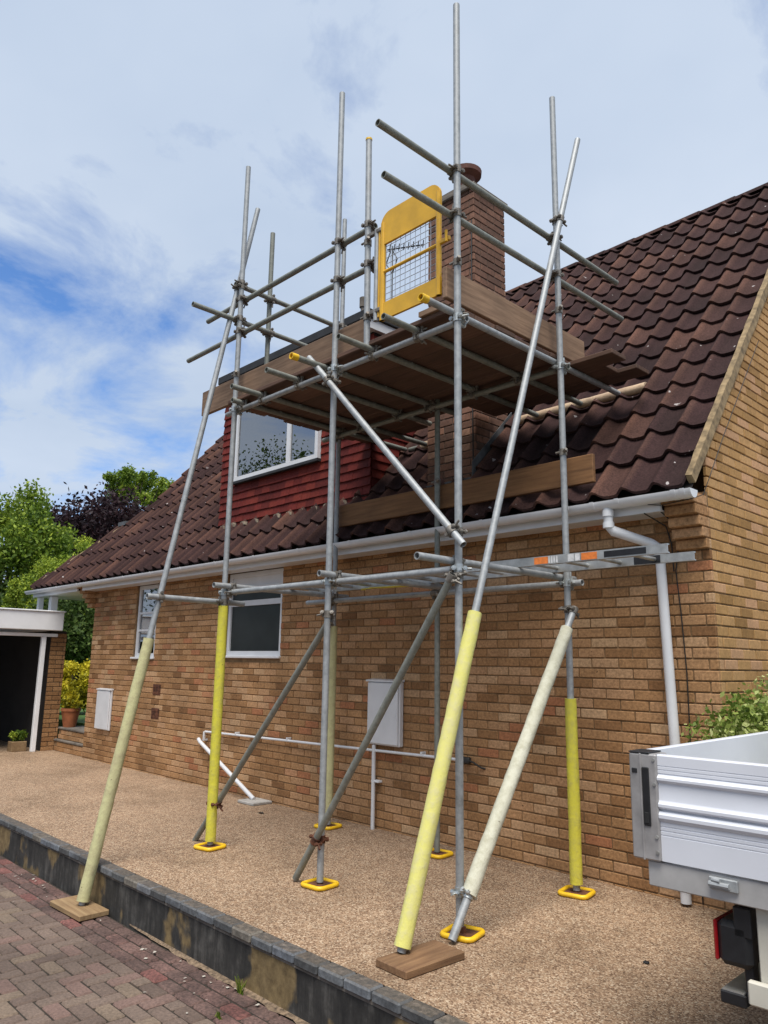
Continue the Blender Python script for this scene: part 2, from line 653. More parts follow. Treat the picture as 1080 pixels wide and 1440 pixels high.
M['board'] = m_wood('platform_board', (0.0640, 0.0308, 0.0190), (0.1408, 0.0728, 0.0449), 0)
M['toe'] = m_wood('toe_board_wood', (0.1496, 0.0850, 0.0492), (0.3168, 0.1997, 0.1230), 0)
M['toe_y'] = m_wood('toe_board_wood_cross', (0.1496, 0.0850, 0.0492), (0.3168, 0.1997, 0.1230), 1)
M['low_board'] = m_wood('stained_board', (0.1170, 0.0527, 0.0176), (0.2340, 0.1148, 0.0440), 0)
M['sole'] = m_wood('sole_board_wood', (0.1275, 0.0622, 0.0287), (0.2677, 0.1522, 0.0735), 1)
M['sole_x'] = m_wood('sole_board_pale_wood', (0.1920, 0.1128, 0.0520), (0.3328, 0.2248, 0.1144), 0)
M['alu'] = m_plain('ladder_aluminium', (0.5, 0.5, 0.48), 0.4, 0.65, 0.3, 9, 0.05)
M['orange'] = m_plain('orange_sticker', (0.8, 0.22, 0.04), 0.5, 0, 0.2, 30, 0)
M['black'] = m_plain('black_plastic', (0.012, 0.012, 0.014), 0.5, 0, 0.3, 20, 0)
M['white_st'] = m_plain('white_sticker', (0.7, 0.7, 0.7), 0.5, 0, 0.2, 30, 0)
M['cable'] = m_plain('black_cable', (0.015, 0.014, 0.013), 0.6, 0, 0.1, 9, 0)
M['terracotta'] = m_plain('terracotta', (0.36, 0.12, 0.045), 0.8, 0, 0.25, 9, 0.1)
M['pot'] = m_plain('brown_chimney_pot', (0.13, 0.05, 0.035), 0.8, 0, 0.3, 9, 0.1)
M['slab'] = m_plain('weathered_concrete', (0.19, 0.165, 0.14), 0.95, 0, 0.35, 7, 0.3)
M['concrete'] = m_plain('grey_concrete', (0.42, 0.4, 0.37), 0.95, 0, 0.25, 9, 0.3)
M['resin'] = m_resin()
M['render'] = m_render()
M['coping'] = m_pieces('blue_engineering_brick', [(0.0, (0.075, 0.078, 0.08)), (0.5, (0.13, 0.14, 0.15)), (0.8, (0.17, 0.19, 0.22)), (1.0, (0.2, 0.18, 0.15))], 0.7, 0.3, 40, 0.45, 0.4, bigscale=5)
_m = M['coping']
_nd, _ln = _m.node_tree.nodes, _m.node_tree.links
_b = _nd['Principled BSDF']
_src = _b.inputs['Base Color'].links[0].from_socket
_g = _nd.new('ShaderNodeNewGeometry')
_s = _nd.new('ShaderNodeSeparateXYZ')
_ln.new(_g.outputs['True Normal'], _s.inputs[0])
_li = ramp(_nd, _ln, wpos_noise(_nd, _ln, 30, 6, 0.75), [(0.35, (0.035, 0.03, 0.024)), (0.52, (0.09, 0.072, 0.055)), (0.66, (0.17, 0.135, 0.105)), (0.78, (0.3, 0.26, 0.21))])
_ln.new(mixc(_nd, _ln, ramp(_nd, _ln, _s.outputs[2], [(0.6, g3(0)), (0.9, g3(0.85))]), _src, _li), _b.inputs['Base Color'])
M['paver'] = m_pieces('driveway_block', [(0.0, (0.1283, 0.0883, 0.0688)), (0.35, (0.1568, 0.1105, 0.0866)), (0.7, (0.1806, 0.1299, 0.1012)), (0.93, (0.2043, 0.1502, 0.1052)), (1.0, (0.1901, 0.1193, 0.0971))], 0.9, 0.28, 60, 0.3, 0.5)
M['paver_red'] = m_pieces('red_border_block', [(0.0, (0.13, 0.08, 0.066)), (0.7, (0.175, 0.10, 0.083)), (0.95, (0.185, 0.1, 0.084)), (1.0, (0.22, 0.09, 0.075))], 0.9, 0.45, 50, 0.6, 0.4, bigscale=4)
M['bedding'] = m_plain('joint_sand', (0.035, 0.028, 0.02), 1, 0, 0.4, 14, 0.2)
M['silt'] = m_plain('sandy_silt', (0.24, 0.17, 0.11), 1, 0, 0.5, 40, 0.5)
M['earth'] = m_plain('ground_earth', (0.09, 0.085, 0.05), 1, 0, 0.35, 1, 0)
M['lawn'] = m_plain('lawn_grass', (0.075, 0.16, 0.03), 0.9, 0, 0.35, 12, 0.5)
M['alu_white'] = m_plain('white_dropside', (0.6630, 0.6810, 0.7347), 0.33, 0.05, 0.05, 3, 0.01)
M['alu_grey'] = m_plain('grey_anodised', (0.36, 0.345, 0.34), 0.5, 0.3, 0.2, 14, 0.03)
M['alu_floor'] = m_plain('brushed_bed_rail', (0.46, 0.45, 0.44), 0.5, 0.25, 0.14, 10, 0.04)
M['cream'] = m_plain('cream_chassis_paint', (0.55, 0.52, 0.44), 0.5, 0, 0.12, 8, 0.03)
M['red_lens'] = m_plain('red_lens', (0.3, 0.008, 0.012), 0.2, 0, 0.1, 30, 0)
M['rubber'] = m_plain('tyre_rubber', (0.02, 0.02, 0.02), 0.85, 0, 0.3, 20, 0.1)
M['bark'] = m_plain('tree_bark', (0.07, 0.05, 0.035), 0.95, 0, 0.4, 6, 0.4)
M['leaf_green'] = m_leaf('green_leaves', [(0, (0.0486, 0.0930, 0.0108)), (0.5, (0.1472, 0.2240, 0.0234)), (1, (0.3659, 0.4480, 0.0585))])
M['leaf_dark'] = m_leaf('copper_leaves', [(0, (0.012, 0.007, 0.01)), (0.6, (0.03, 0.015, 0.02)), (1, (0.06, 0.028, 0.03))])
M['leaf_lime'] = m_leaf('lime_conifer_leaves', [(0, (0.078, 0.133, 0.012)), (0.5, (0.234, 0.312, 0.031)), (1, (0.499, 0.562, 0.062))])
M['leaf_yellow'] = m_leaf('golden_leaves', [(0, (0.1680, 0.1680, 0.0120)), (0.5, (0.5040, 0.4440, 0.0240)), (1, (0.7440, 0.6240, 0.0480))])
M['leaf_hedge'] = m_leaf('hedge_leaves', [(0, (0.023, 0.046, 0.010)), (0.6, (0.065, 0.111, 0.023)), (1, (0.130, 0.182, 0.039))])
M['leaf_pale'] = m_leaf('variegated_leaves', [(0, (0.0920, 0.1445, 0.0206)), (0.5, (0.2576, 0.3251, 0.0660)), (1, (0.5704, 0.5960, 0.2640))])
M['petal'] = m_plain('pale_chips', (0.45, 0.41, 0.35), 0.8, 0, 0.2, 30, 0)

# ------------------------------------------------------------------ setting: ground, drive, paving
mb = MB()
mb.add([(-400, -400, -0.36), (400, -400, -0.36), (400, 400, -0.36), (-400, 400, -0.36)], [(0, 1, 2, 3)])
setting('ground', mb, M['earth'])
mb = MB()
mb.add([(-16, -2.41, 0), (7, -2.41, 0), (7, 0.1, 0), (-16, 0.1, 0), (0.06, 0.1, 0), (7, 9, 0), (0.06, 9, 0)], [(0, 1, 2, 4, 3), (4, 2, 5, 6)])
setting('driveway', mb, M['resin'])
mb = MB()
mb.box((-60, 0.68, -0.3), (-10.4, 40, 0.385))
setting('lawn', mb, M['lawn'])

mb = MB()
mb.add([(-13, -11, -0.312), (6, -11, -0.312), (6, -2.5, -0.312), (-13, -2.5, -0.312)], [(0, 1, 2, 3)])
paving = setting('paving', mb, M['bedding'])
PZ = -0.3
cells = []
w = 0.1
# herringbone: x-blocks (2x1 cells) and y-blocks (1x2 cells)
BORD = -2.82
for i in range(-100, 45):
    for j in range(-85, 1):
        k = (i - j) % 4
        x0, y0 = i * w, BORD + j * w
        if k == 0:
            cells.append((x0, y0, x0 + 2 * w, y0 + w, 0))
        elif k == 2:
            pass
        if k == 3:
            cells.append((x0, y0, x0 + w, y0 + 2 * w, 1))
blocks = []
for (x0, y0, x1, y1, o) in cells:
    y1c = min(y1, BORD)
    if y1c - y0 < 0.03:
        continue
    blocks.append((x0, y0, x1, y1c, o, 'paver'))
for r in range(3):
    y0 = BORD + r * 0.1035
    n = 0
    x = -10 + (0.1 if r % 2 else 0)
    while x < 3.5:
        blocks.append((x, y0, x + 0.2, y0 + 0.1, 0, 'paver_red'))
        x += 0.203


def blk(lx, ly, tint):
    b = MB()
    b.cbox((-lx / 2 + 0.0045, -ly / 2 + 0.0045, -0.05), (lx / 2 - 0.0045, ly / 2 - 0.0045, 0), 0.009, tint)
    return b


cand = sorted([b for b in blocks if shown(((b[0] + b[2]) / 2, (b[1] + b[3]) / 2, PZ), 5) and abs((b[2] - b[0]) * (b[3] - b[1]) - 0.02) < 0.001],
              key=lambda b: px(((b[0] + b[2]) / 2, (b[1] + b[3]) / 2, PZ))[2])[:300]
single = set(cand)
rest = {'paver': MB(), 'paver_red': MB()}
cache = {}
for b in blocks:
    x0, y0, x1, y1, o, mt = b
    dz = R(-0.003, 0.002)
    if b in single:
        tv = random.randrange(9)
        key = (mt, o, tv)
        if key not in cache:
            cache[key] = blk(0.2 if o == 0 else 0.1, 0.1 if o == 0 else 0.2, tv / 8).mesh('paving_block')
        link('paving_block', cache[key], M[mt], paving, ((x0 + x1) / 2, (y0 + y1) / 2, PZ + dz))
    else:
        rest[mt].cbox((x0 + 0.004, y0 + 0.004, PZ - 0.05), (x1 - 0.004, y1 - 0.004, PZ + dz), 0.006, R(0, 1))
pm = rest['paver']
po = pm.build('paving_blocks_beyond', M['paver'], paving, None, 'stuff')
nf = len(pm.f)
b0 = len(pm.f)
po.data.materials.append(M['paver_red'])
# border blocks join the same mesh
pr = rest['paver_red']
pm.add(pr.v, [], 0)
bb = len(pm.v) - len(pr.v)
for f, t in zip(pr.f, pr.t):
    pm.f.append(tuple(i + bb for i in f))
    pm.t.append(t)
me2 = pm.mesh('paving_blocks_beyond')
me2.materials.append(M['paver'])
me2.materials.append(M['paver_red'])
mi = np.zeros(len(pm.f), dtype=np.int32)
mi[nf:] = 1
me2.polygons.foreach_set('material_index', mi)
po.data = me2

# loose pale chips along the foot of the retaining wall
N = 60
V = np.zeros((N, 4, 3))
for i in range(N):
    x = R(-6.5, 0.3)
    y = -2.51 - abs(random.gauss(0, 0.16)) - 0.015
    s = R(0.006, 0.016)
    a = R(0, 6.28)
    for k in range(4):
        an = a + k * math.pi / 2
        V[i, k] = (x + s * math.cos(an) * R(.6, 1.2), y + s * math.sin(an) * R(.6, 1.2), PZ + R(0.004, 0.012))
ch = quads('loose_chips', V, M['petal'], None, 'stuff')
tag(ch, 'pale stone chips and petals scattered along the foot of the retaining wall', 'chips')

mb = MB()
NS_ = 60
ring = []
for i in range(NS_ + 1):
    x = -3.1 + 3.6 * i / NS_
    w_ = (0.03 + 0.03 * math.sin(i * .7) ** 2 + R(-.012, .012)) * min(1, i / 14, (NS_ - i) / 10)
    ring += [(x, -2.484, PZ + .009), (x, -2.487 - max(w_, .0) * .8, PZ - .001)]
mb.add(ring, [(2 * i, 2 * i + 1, 2 * i + 3, 2 * i + 2) for i in range(NS_)])
so_ = mb.build('washed_sand', M['silt'], None, None, 'stuff')
tag(so_, 'line of washed sandy grit along the foot of the retaining wall', 'sand')

# tufts of weed at the wall foot
def tuft(x, y, z, n, h, name, label):
    V = np.zeros((n, 4, 3))
    for i in range(n):
        a = R(0, 6.28)
        l = h * R(.5, 1)
        ww = R(.003, .006)
        tip = (x + math.cos(a) * l * R(.2, .8), y - abs(math.sin(a)) * l * .5, z + l)
        ox, oy = R(-.03, .03), R(-.015, .0)
        V[i] = [(x + ox - ww, y + oy, z), (x + ox + ww, y + oy, z), (tip[0] + ww * .3, tip[1], tip[2]), (tip[0] - ww * .3, tip[1], tip[2])]
    o = quads(name, V, M['leaf_green'])
    return tag(o, label, 'weed')


tuft(-1.62, -2.53, PZ, 40, 0.09, 'weed', 'small green weed tuft at the foot of the ochre render patch')
tuft(-1.45, -2.78, PZ, 26, 0.04, 'weed', 'low weed growing between red border blocks')

# retaining wall
rw = empty('retaining_wall', (-3, -2.45, PZ), 'low dark rendered retaining wall with flaking ochre patches and brick coping', 'wall')
mb = MB()
n = 60
for i in range(n):
    pass
mb.box((-13, -2.485, -0.34), (6, -2.42, -0.068))
mb.build('render', M['render'], rw)
cm = {}
x = -9.0
i = 0
while x < 4:
    tv = random.randrange(8)
    if tv not in cm:
        b = MB()
        b.cbox((0.005, -0.052, -0.026), (0.195, 0.052, 0.026), 0.009, tv / 7)
        cm[tv] = b.mesh('coping_block')
    link('coping_block', cm[tv], M['coping'], rw, (x, -2.455 + R(-.003, .003), -0.024 + R(-.002, .003)))
    x += 0.2
mb = MB()
mb.box((-9, -2.488, -0.066), (4, -2.42, -0.012))
mb.build('coping_bed', M['slab'], rw)

# ------------------------------------------------------------------ house
K = 1.16
Z0 = 3.05
AL = math.atan(K)
CA, SA = math.cos(AL), math.sin(AL)
YE, YR = -0.25, 3.40
XL, XR = -10.2, 0.1
XC = 0.1           # right corner of the brickwork
XW = -9.97         # left corner of the brickwork


def roofz(y):
    return Z0 + K * y


house = empty('house', (-5, 3.4, 0), 'buff brick house with steep brown tiled roof, red tile-hung dormer and white gutters', 'house')
openings = [(-8.50, -7.86, 1.55, 2.62), (-6.03, -4.86, 1.58, 2.62)]
mb = MB()
D0 = 0.008


def wallbox(x0, x1, z0, z1):
    mb.box((x0, D0, z0), (x1, 0.26, z1))


wallbox(XW, -8.50, -0.1, 2.75)
wallbox(-7.86, -6.03, -0.1, 2.75)
wallbox(-4.86, XC - D0, -0.1, 2.75)
wallbox(-8.50, -7.86, -0.1, 1.55)
wallbox(-6.03, -4.86, -0.1, 1.58)
wallbox(-8.50, -7.86, 2.62, 2.75)
wallbox(-6.03, -4.86, 2.62, 2.75)
YB = 2 * YR - 0.0
mb.prism([(0.262, -0.1), (YB, -0.1), (YB, 2.72), (YR, roofz(YR) - 0.052), (0.262, roofz(0.262) - 0.052)], 0, XC - 0.26, XC - D0)
mb.prism([(0.262, -0.1), (YB, -0.1), (YB, 2.72), (YR, roofz(YR) - 0.052), (0.262, roofz(0.262) - 0.052)], 0, XW, XW + 0.25)
mb.box((XW + 0.251, YB - 0.25, -0.1), (XC - 0.261, YB, 2.7))
wall = mb.build('brick_wall', M['mortar'], house)

BL, BH, JT = 0.215, 0.065, 0.010


def brick_mb(L, tint, face):
    b = MB()
    if face == 'front':
        b.cbox((0, 0, 0), (L, 0.03, BH), 0.004, tint)
    else:
        b.cbox((-0.03, 0, 0), (0, L, BH), 0.004, tint)
    return b


allb = []          # (face, u0, u1, z0)
row = 0
z = -0.055
while z < 2.63:
    u = XW - (0.1125 if row % 2 else 0.0)
    while u < XC:
        u0, u1 = max(u, XW), min(u + BL, XC)
        segs = [(u0, u1)]
        for (a, b_, c, d) in openings:
            if z + BH > c - 0.01 and z < d:
                ns = []
                for (s0, s1) in segs:
                    if s1 <= a or s0 >= b_:
                        ns.append((s0, s1))
                    else:
                        if s0 < a - 0.012:
                            ns.append((s0, a - 0.003))
                        if s1 > b_ + 0.012:
                            ns.append((b_ + 0.003, s1))
                segs = ns
        for (s0, s1) in segs:
            if s1 - s0 > 0.02:
                allb.append(('front', s0, s1, z))
        u += BL + JT
    row += 1
    z += BH + JT
row = 0
z = -0.055
while z < roofz(YR):
    u = 0.0 + (0.1125 if row % 2 else 0.0) - 0.225
    yhi_cut = YB
    while u < YB:
        zt = z + BH
        ylo = max(0.032, (zt + 0.04 - Z0) / K)
        yhi = min(YB, 2 * YR - (zt + 0.04 - Z0) / K) if zt > 2.8 else YB
        u0, u1 = max(u, ylo), min(u + BL, yhi)
        if u1 - u0 > 0.03:
            allb.append(('gable', u0, u1, z))
        u += BL + JT
    row += 1
    z += BH + JT


def bcen(b):
    f, a, c, z_ = b
    return ((a + c) / 2, 0, z_ + BH / 2) if f == 'front' else (XC, (a + c) / 2, z_ + BH / 2)


cand = [b for b in allb if abs(b[2] - b[1] - BL) < 1e-4 and shown(bcen(b), 0) and b[3] > 0.0]
cand = [b for b in cand if not (px(bcen(b))[0] > 885 and px(bcen(b))[1] > 1060)]
cand.sort(key=lambda b: px(bcen(b))[2])
single = set(cand[:300])
cache = {}
restm = {'front': MB(), 'gable': MB()}
for b in allb:
    f, a, c, z_ = b
    off = R(-0.0025, 0.0015)
    t = min(1, max(0, random.gauss(0.55, 0.28)))
    if b in single:
        tv = round(t * 12)
        if (f, tv) not in cache:
            cache[(f, tv)] = brick_mb(BL, tv / 12, f).mesh('brick')
        p = (a, off, z_) if f == 'front' else (XC + off, a, z_)
        link('brick', cache[(f, tv)], M['brick'] if f == 'front' else M['brick_gable'], wall, p)
    else:
        if f == 'front':
            restm[f].cbox((a, off, z_), (c, 0.03, z_ + BH), 0.004, t)
        else:
            restm[f].cbox((XC - 0.03, a, z_), (XC + off, c, z_ + BH), 0.004, t)
# corbelled courses carrying the eaves at both corners
for (x0, x1) in ((-0.125, XC - 0.001), (-10.17, -9.98)):
    for i in range(5):
        zz = 2.345 + i * 0.075
        restm['front'].cbox((x0, -0.048 * (i + 1), zz), (x1, 0.0 if x0 > -5 else 0.15, zz + BH), 0.004, R(.3, .8))
        restm['front'].box((x0 + 0.006, -0.048 * (i + 1) + 0.008, zz + BH - .001), (x1 - 0.006, 0.004, zz + BH + JT + .001), 0.1)
fm = restm['front']
nf = len(fm.f)
gm = restm['gable']
bb = len(fm.v)
fm.v.extend(gm.v)
for f, t in zip(gm.f, gm.t):
    fm.f.append(tuple(i + bb for i in f))
    fm.t.append(t)
me = fm.mesh('brickwork')
me.materials.append(M['brick'])
me.materials.append(M['brick_gable'])
mi = np.zeros(len(fm.f), dtype=np.int32)
mi[nf:] = 1
me.polygons.foreach_set('material_index', mi)
link('brickwork', me, None, wall, (0, 0, 0), 'stuff')

# ---- roof
HX0, HY0 = -12.2, YE            # foot of the hip on the porch canopy
HX1, HY1 = -10.3, 0.85
mb = MB()
zz = lambda y, d=0.05: roofz(y) - d
mb.add([(HX0, HY0, zz(HY0)), (XR, YE, zz(YE)), (XR, YR, zz(YR)), (XL, YR, zz(YR)), (XL, HY1, zz(HY1)), (HX1, HY1, zz(HY1))], [(0, 1, 2, 3, 4, 5)])
mb.add([(XR, YR, zz(YR)), (XR, YB + .25, zz(YE)), (XL, YB + .25, zz(YE)), (XL, YR, zz(YR))], [(0, 1, 2, 3)])
mb.add([(HX0, HY0, zz(HY0)), (HX1, HY1, zz(HY1)), (HX1, 2.2, zz(YE)), (HX0, 2.2, zz(YE))], [(0, 1, 2, 3)])
mb.add([(HX1, HY1, zz(HY1)), (XL, HY1, zz(HY1)), (XL, 2.2, zz(YE)), (HX1, 2.2, zz(YE))], [(0, 1, 2, 3)])
roof = mb.build('roof', M['dark'], house)
TW, TG, TL = 0.243, 0.338, 0.41
DX0, DX1, DY = -6.57, -3.60, 0.16       # dormer
CX0, CX1, CY0, CY1 = -2.72, -2.10, 0.15, 0.66      # chimney


def tile_h(t):
    """cross section of one tile: a rounded roll flowing into a wide shallow pan"""
    return 0.060 * ((1 + math.cos(2 * math.pi * (t - 0.24))) / 2) ** 2.6


NS = 12


def tile_mb(tint, x_lo=0.0, x_hi=1.0, L=TL):
    b = MB()
    vs_, fs = [], []
    ks = [x_lo + (x_hi - x_lo) * i / NS for i in range(NS + 1)]
    for (s, lift) in ((0.0, 0.04), (L, 0.002)):
        for layer in (0, 1):
            for t in ks:
                h = tile_h(t) + lift - (0.024 if layer else 0)
                vs_.append((t * TW * 1.005, s * CA - h * SA, s * SA + h * CA))
    n_ = NS + 1
    for i in range(NS):
        fs.append((i, i + 1, 2 * n_ + i + 1, 2 * n_ + i))          # top
        fs.append((n_ + i, i, i + 1, n_ + i + 1)[::-1])             # lip
    fs.append((0, 2 * n_, 3 * n_, n_))
    fs.append((NS, n_ + NS, 3 * n_ + NS, 2 * n_ + NS))
    b.add(vs_, fs, tint)
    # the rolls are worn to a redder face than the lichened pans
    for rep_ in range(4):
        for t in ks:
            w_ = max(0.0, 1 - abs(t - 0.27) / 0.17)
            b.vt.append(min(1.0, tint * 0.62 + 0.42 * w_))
    return b


tiles = []
SL = (YR - YE) / CA
nrow = int(SL / TG) + 1
for r in range(nrow):
    s = r * TG if r else -0.045
    y = YE + s * CA
    L = min(TL, SL - s) if r else TL
    if L < 0.08:
        continue
    ncol = int((XR - HX0) / TW) + 1
    for c in range(ncol):
        x0 = XR - 0.03 - (c + 1) * TW
        lo = 0.0
        ymid = y + 0.17 * CA
        xl = XL if ymid > HY1 else HX0 + (HX1 - HX0) * (ymid - HY0) / (HY1 - HY0)
        if x0 + TW < xl + 0.03:
            continue
        if x0 < xl:
            lo = (xl - x0) / TW
        xm = x0 + TW / 2
        if DX0 + 0.1 < xm < DX1 - 0.1 and y > DY - 0.0 and y < 1.72:
            continue
        if CX0 + 0.1 < xm < CX1 - 0.1 and CY0 < y < CY1 - 0.22:
            continue
        tiles.append((r, x0, y, roofz(y), lo, L))
cand = [t for t in tiles if t[4] == 0 and t[5] == TL and shown((t[1] + .12, t[2] + .1, t[3] + .12), 0)]
cand.sort(key=lambda t: px((t[1], t[2], t[3]))[2])
# tiles hidden above the platform or behind the gate count last
single = set(cand[:300])
cache = {}
rest_t = MB()
me_tmp = None
for t in tiles:
    r, x0, y, z_, lo, L = t
    tn = min(1, max(0, random.gauss(0.45, 0.25)))
    if t in single:
        tv = round(tn * 10)
        if tv not in cache:
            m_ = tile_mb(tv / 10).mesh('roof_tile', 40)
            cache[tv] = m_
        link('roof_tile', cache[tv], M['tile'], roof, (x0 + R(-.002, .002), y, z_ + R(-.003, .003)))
    else:
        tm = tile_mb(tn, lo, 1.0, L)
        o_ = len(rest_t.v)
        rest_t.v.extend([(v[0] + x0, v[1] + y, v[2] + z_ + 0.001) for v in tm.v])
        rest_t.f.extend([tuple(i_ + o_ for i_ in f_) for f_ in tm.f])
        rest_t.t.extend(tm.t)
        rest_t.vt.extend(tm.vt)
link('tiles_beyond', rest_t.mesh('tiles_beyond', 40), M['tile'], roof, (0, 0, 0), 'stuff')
# verge mortar strips, hip mortar, ridge
def slope_strip(x0, x1, y0, y1, n0, n1, mat, name, rough=0.004):
    b = MB()
    N_ = 40
    ring = []
    for i in range(N_ + 1):
        y_ = y0 + (y1 - y0) * i / N_
        top, ja, jb = n1 + R(-rough, rough), R(-.004, .004), R(-.003, .003)
        for (xx, nn) in ((x0 + ja, n0), (x1 + jb, n0), (x1 + jb, top - .006), (x0 + ja, top)):
            ring.append((xx, y_ - nn * SA, roofz(y_) + nn * CA))
    fs = []
    for i in range(N_):
        for k_ in range(4):
            l_ = (k_ + 1) % 4
            fs.append((4 * i + k_, 4 * i + l_, 4 * i + 4 + l_, 4 * i + 4 + k_))
    fs += [(0, 1, 2, 3), (4 * N_ + 3, 4 * N_ + 2, 4 * N_ + 1, 4 * N_)]
    b.add(ring, fs)
    return b.build(name, mat, house)


slope_strip(XR - 0.029, XR + 0.014, -0.22, YR - 0.02, -0.032, 0.048, M['verge'], 'verge_strip')
slope_strip(XL - 0.02, XL + 0.05, HY1, YR - 0.02, -0.07, 0.03, M['verge'], 'verge_strip')
mb = MB()
N_ = 14
hp = []
for i in range(N_ + 1):
    t = i / N_
    y = HY0 + (HY1 - HY0) * t
    hp.append((HX0 + (HX1 - HX0) * t, y + .01, roofz(y) + 0.012 + R(-.006, .006)))
mb.path(hp, 0.05, 8)
mb.build('hip_mortar', M['verge'], house, 50)
cm = {}
x = XL
while x < XR - 0.2:
    tv = random.randrange(5)
    if tv not in cm:
        b = MB()
        vs_, fs = [], []
        for xx, rr in ((0.0, 0.115), (0.44, 0.125)):
            for i in range(9):
                an = math.pi * (i / 8) * 0.9 + 0.157
                vs_.append((xx, -rr * math.cos(an), rr * math.sin(an) * 0.9))
        for i in range(8):
            fs.append((i, i + 1, 9 + i + 1, 9 + i))
        fs.append(tuple(range(9)))
        fs.append(tuple(range(9, 18))[::-1])
        b.add(vs_, fs, tv / 5)
        cm[tv] = b.mesh('ridge_tile', 40)
    link('ridge_tile', cm[tv], M['tile'], roof, (x, YR, roofz(YR) - 0.06))
    x += 0.43
mb = MB()
mb.box((-10.75, 0.62, 3.86), (-10.45, 0.8, 3.93))
mb.build('lead_saddle', M['lead'], house)

# fascia, soffit, gutter
mb = MB()
mb.box((-9.975, -0.235, 2.602), (-0.13, -0.212, 2.735))
mb.box((-12.15, -0.235, 2.602), (-10.175, -0.212, 2.735))
mb.box((-12.15, -0.21, 2.602), (-12.13, 2.1, 2.735))
mb.build('fascia', M['upvc'], house)
mb = MB()
mb.box((-9.975, -0.2115, 2.606), (-0.13, 0.004, 2.614))
mb.box((-12.128, -0.2115, 2.606), (-10.175, 2.1, 2.614))
mb.build('soffit', M['upvc'], house)
GY, GZ, GR = -0.298, 2.708, 0.058
mb = MB()
pts = []
for i in range(13):
    an = math.pi + math.pi * i / 12
    pts.append((GY + GR * math.cos(an), GZ + GR * math.sin(an)))
for i in range(12, -1, -1):
    an = math.pi + math.pi * i / 12
    pts.append((GY + (GR - 0.004) * math.cos(an), GZ + (GR - 0.004) * math.sin(an)))
mb.prism(pts, 0, -12.25, 0.13)
capp = pts[:13]
mb.prism(capp, 0, 0.1302, 0.142)
mb.prism(capp, 0, -12.262, -12.2502)
gut = mb.build('gutter', M['upvc'], house, 30)
for xb in [-11.6 + 0.83 * i for i in range(15)] + [0.085, -0.40, -0.60]:
    b = MB()
    pp = []
    wdt = 0.016
    for i in range(13):
        an = math.pi + math.pi * i / 12
        pp.append((GY + (GR + 0.005) * math.cos(an), GZ + (GR + 0.005) * math.sin(an) + 0.003))
    for i in range(12, -1, -1):
        an = math.pi + math.pi * i / 12
        pp.append((GY + (GR + 0.0006) * math.cos(an), GZ + (GR + 0.0006) * math.sin(an) + 0.003))
    b.prism(pp, 0, xb - wdt, xb + wdt)
    b.build('gutter_bracket', M['upvc'], gut, 30)
mb = MB()
mb.path([(-0.50, -0.298, 2.66), (-0.50, -0.298, 2.53), (-0.48, -0.27, 2.495), (-0.27, -0.115, 2.40), (-0.235, -0.075, 2.365), (-0.232, -0.072, 2.28), (-0.20, -0.072, 1.0), (-0.185, -0.072, 0.02)], 0.0345, 16)
dp = mb.build('downpipe', M['upvc'], house, 50)
for p0, p1 in (((-0.50, -0.298, 2.645), (-0.50, -0.298, 2.60)), ((-0.50, -0.298, 2.555), (-0.50, -0.298, 2.515)), ((-0.233, -0.072, 2.36), (-0.232, -0.072, 2.29)), ((-0.186, -0.072, 0.16), (-0.185, -0.072, 0.10))):
    b = MB()
    b.tube(p0, p1, 0.041, 16)
    b.build('pipe_socket', M['upvc'], dp, 40)
for zz_ in (0.25,):
    b = MB()
    b.cbox((-0.25, -0.075, zz_), (-0.15, -0.001, zz_ + 0.03), 0.004)
    b.build('pipe_clip', M['upvc'], dp)

# cables beside the downpipe
for pts in ([(-0.14, -0.23, 2.70), (-0.16, -0.2, 2.62), (-0.10, -0.01, 2.5), (-0.15, -0.012, 2.2), (-0.13, -0.012, 1.9), (-0.115, -0.012, 1.5), (-0.12, -0.012, 1.0), (-0.11, -0.012, 0.4), (-0.1, -0.012, 0.02)],
            [(-0.22, -0.24, 2.66), (-0.12, -0.245, 2.64), (0.1, -0.25, 2.655), (0.128, -0.12, 2.70), (0.125, 0.02, 2.86), (0.122, 0.3, 3.2), (0.122, 1.2, 4.25)],
            [(-0.25, -0.24, 2.6), (-0.2, -0.02, 2.53), (-0.17, -0.012, 2.4), (-0.165, -0.012, 2.2)]):
    b = MB()
    b.path(pts, 0.0045 if pts[0][0] != -0.22 else 0.003, 6)
    b.build('cable', M['cable'], house, 60)


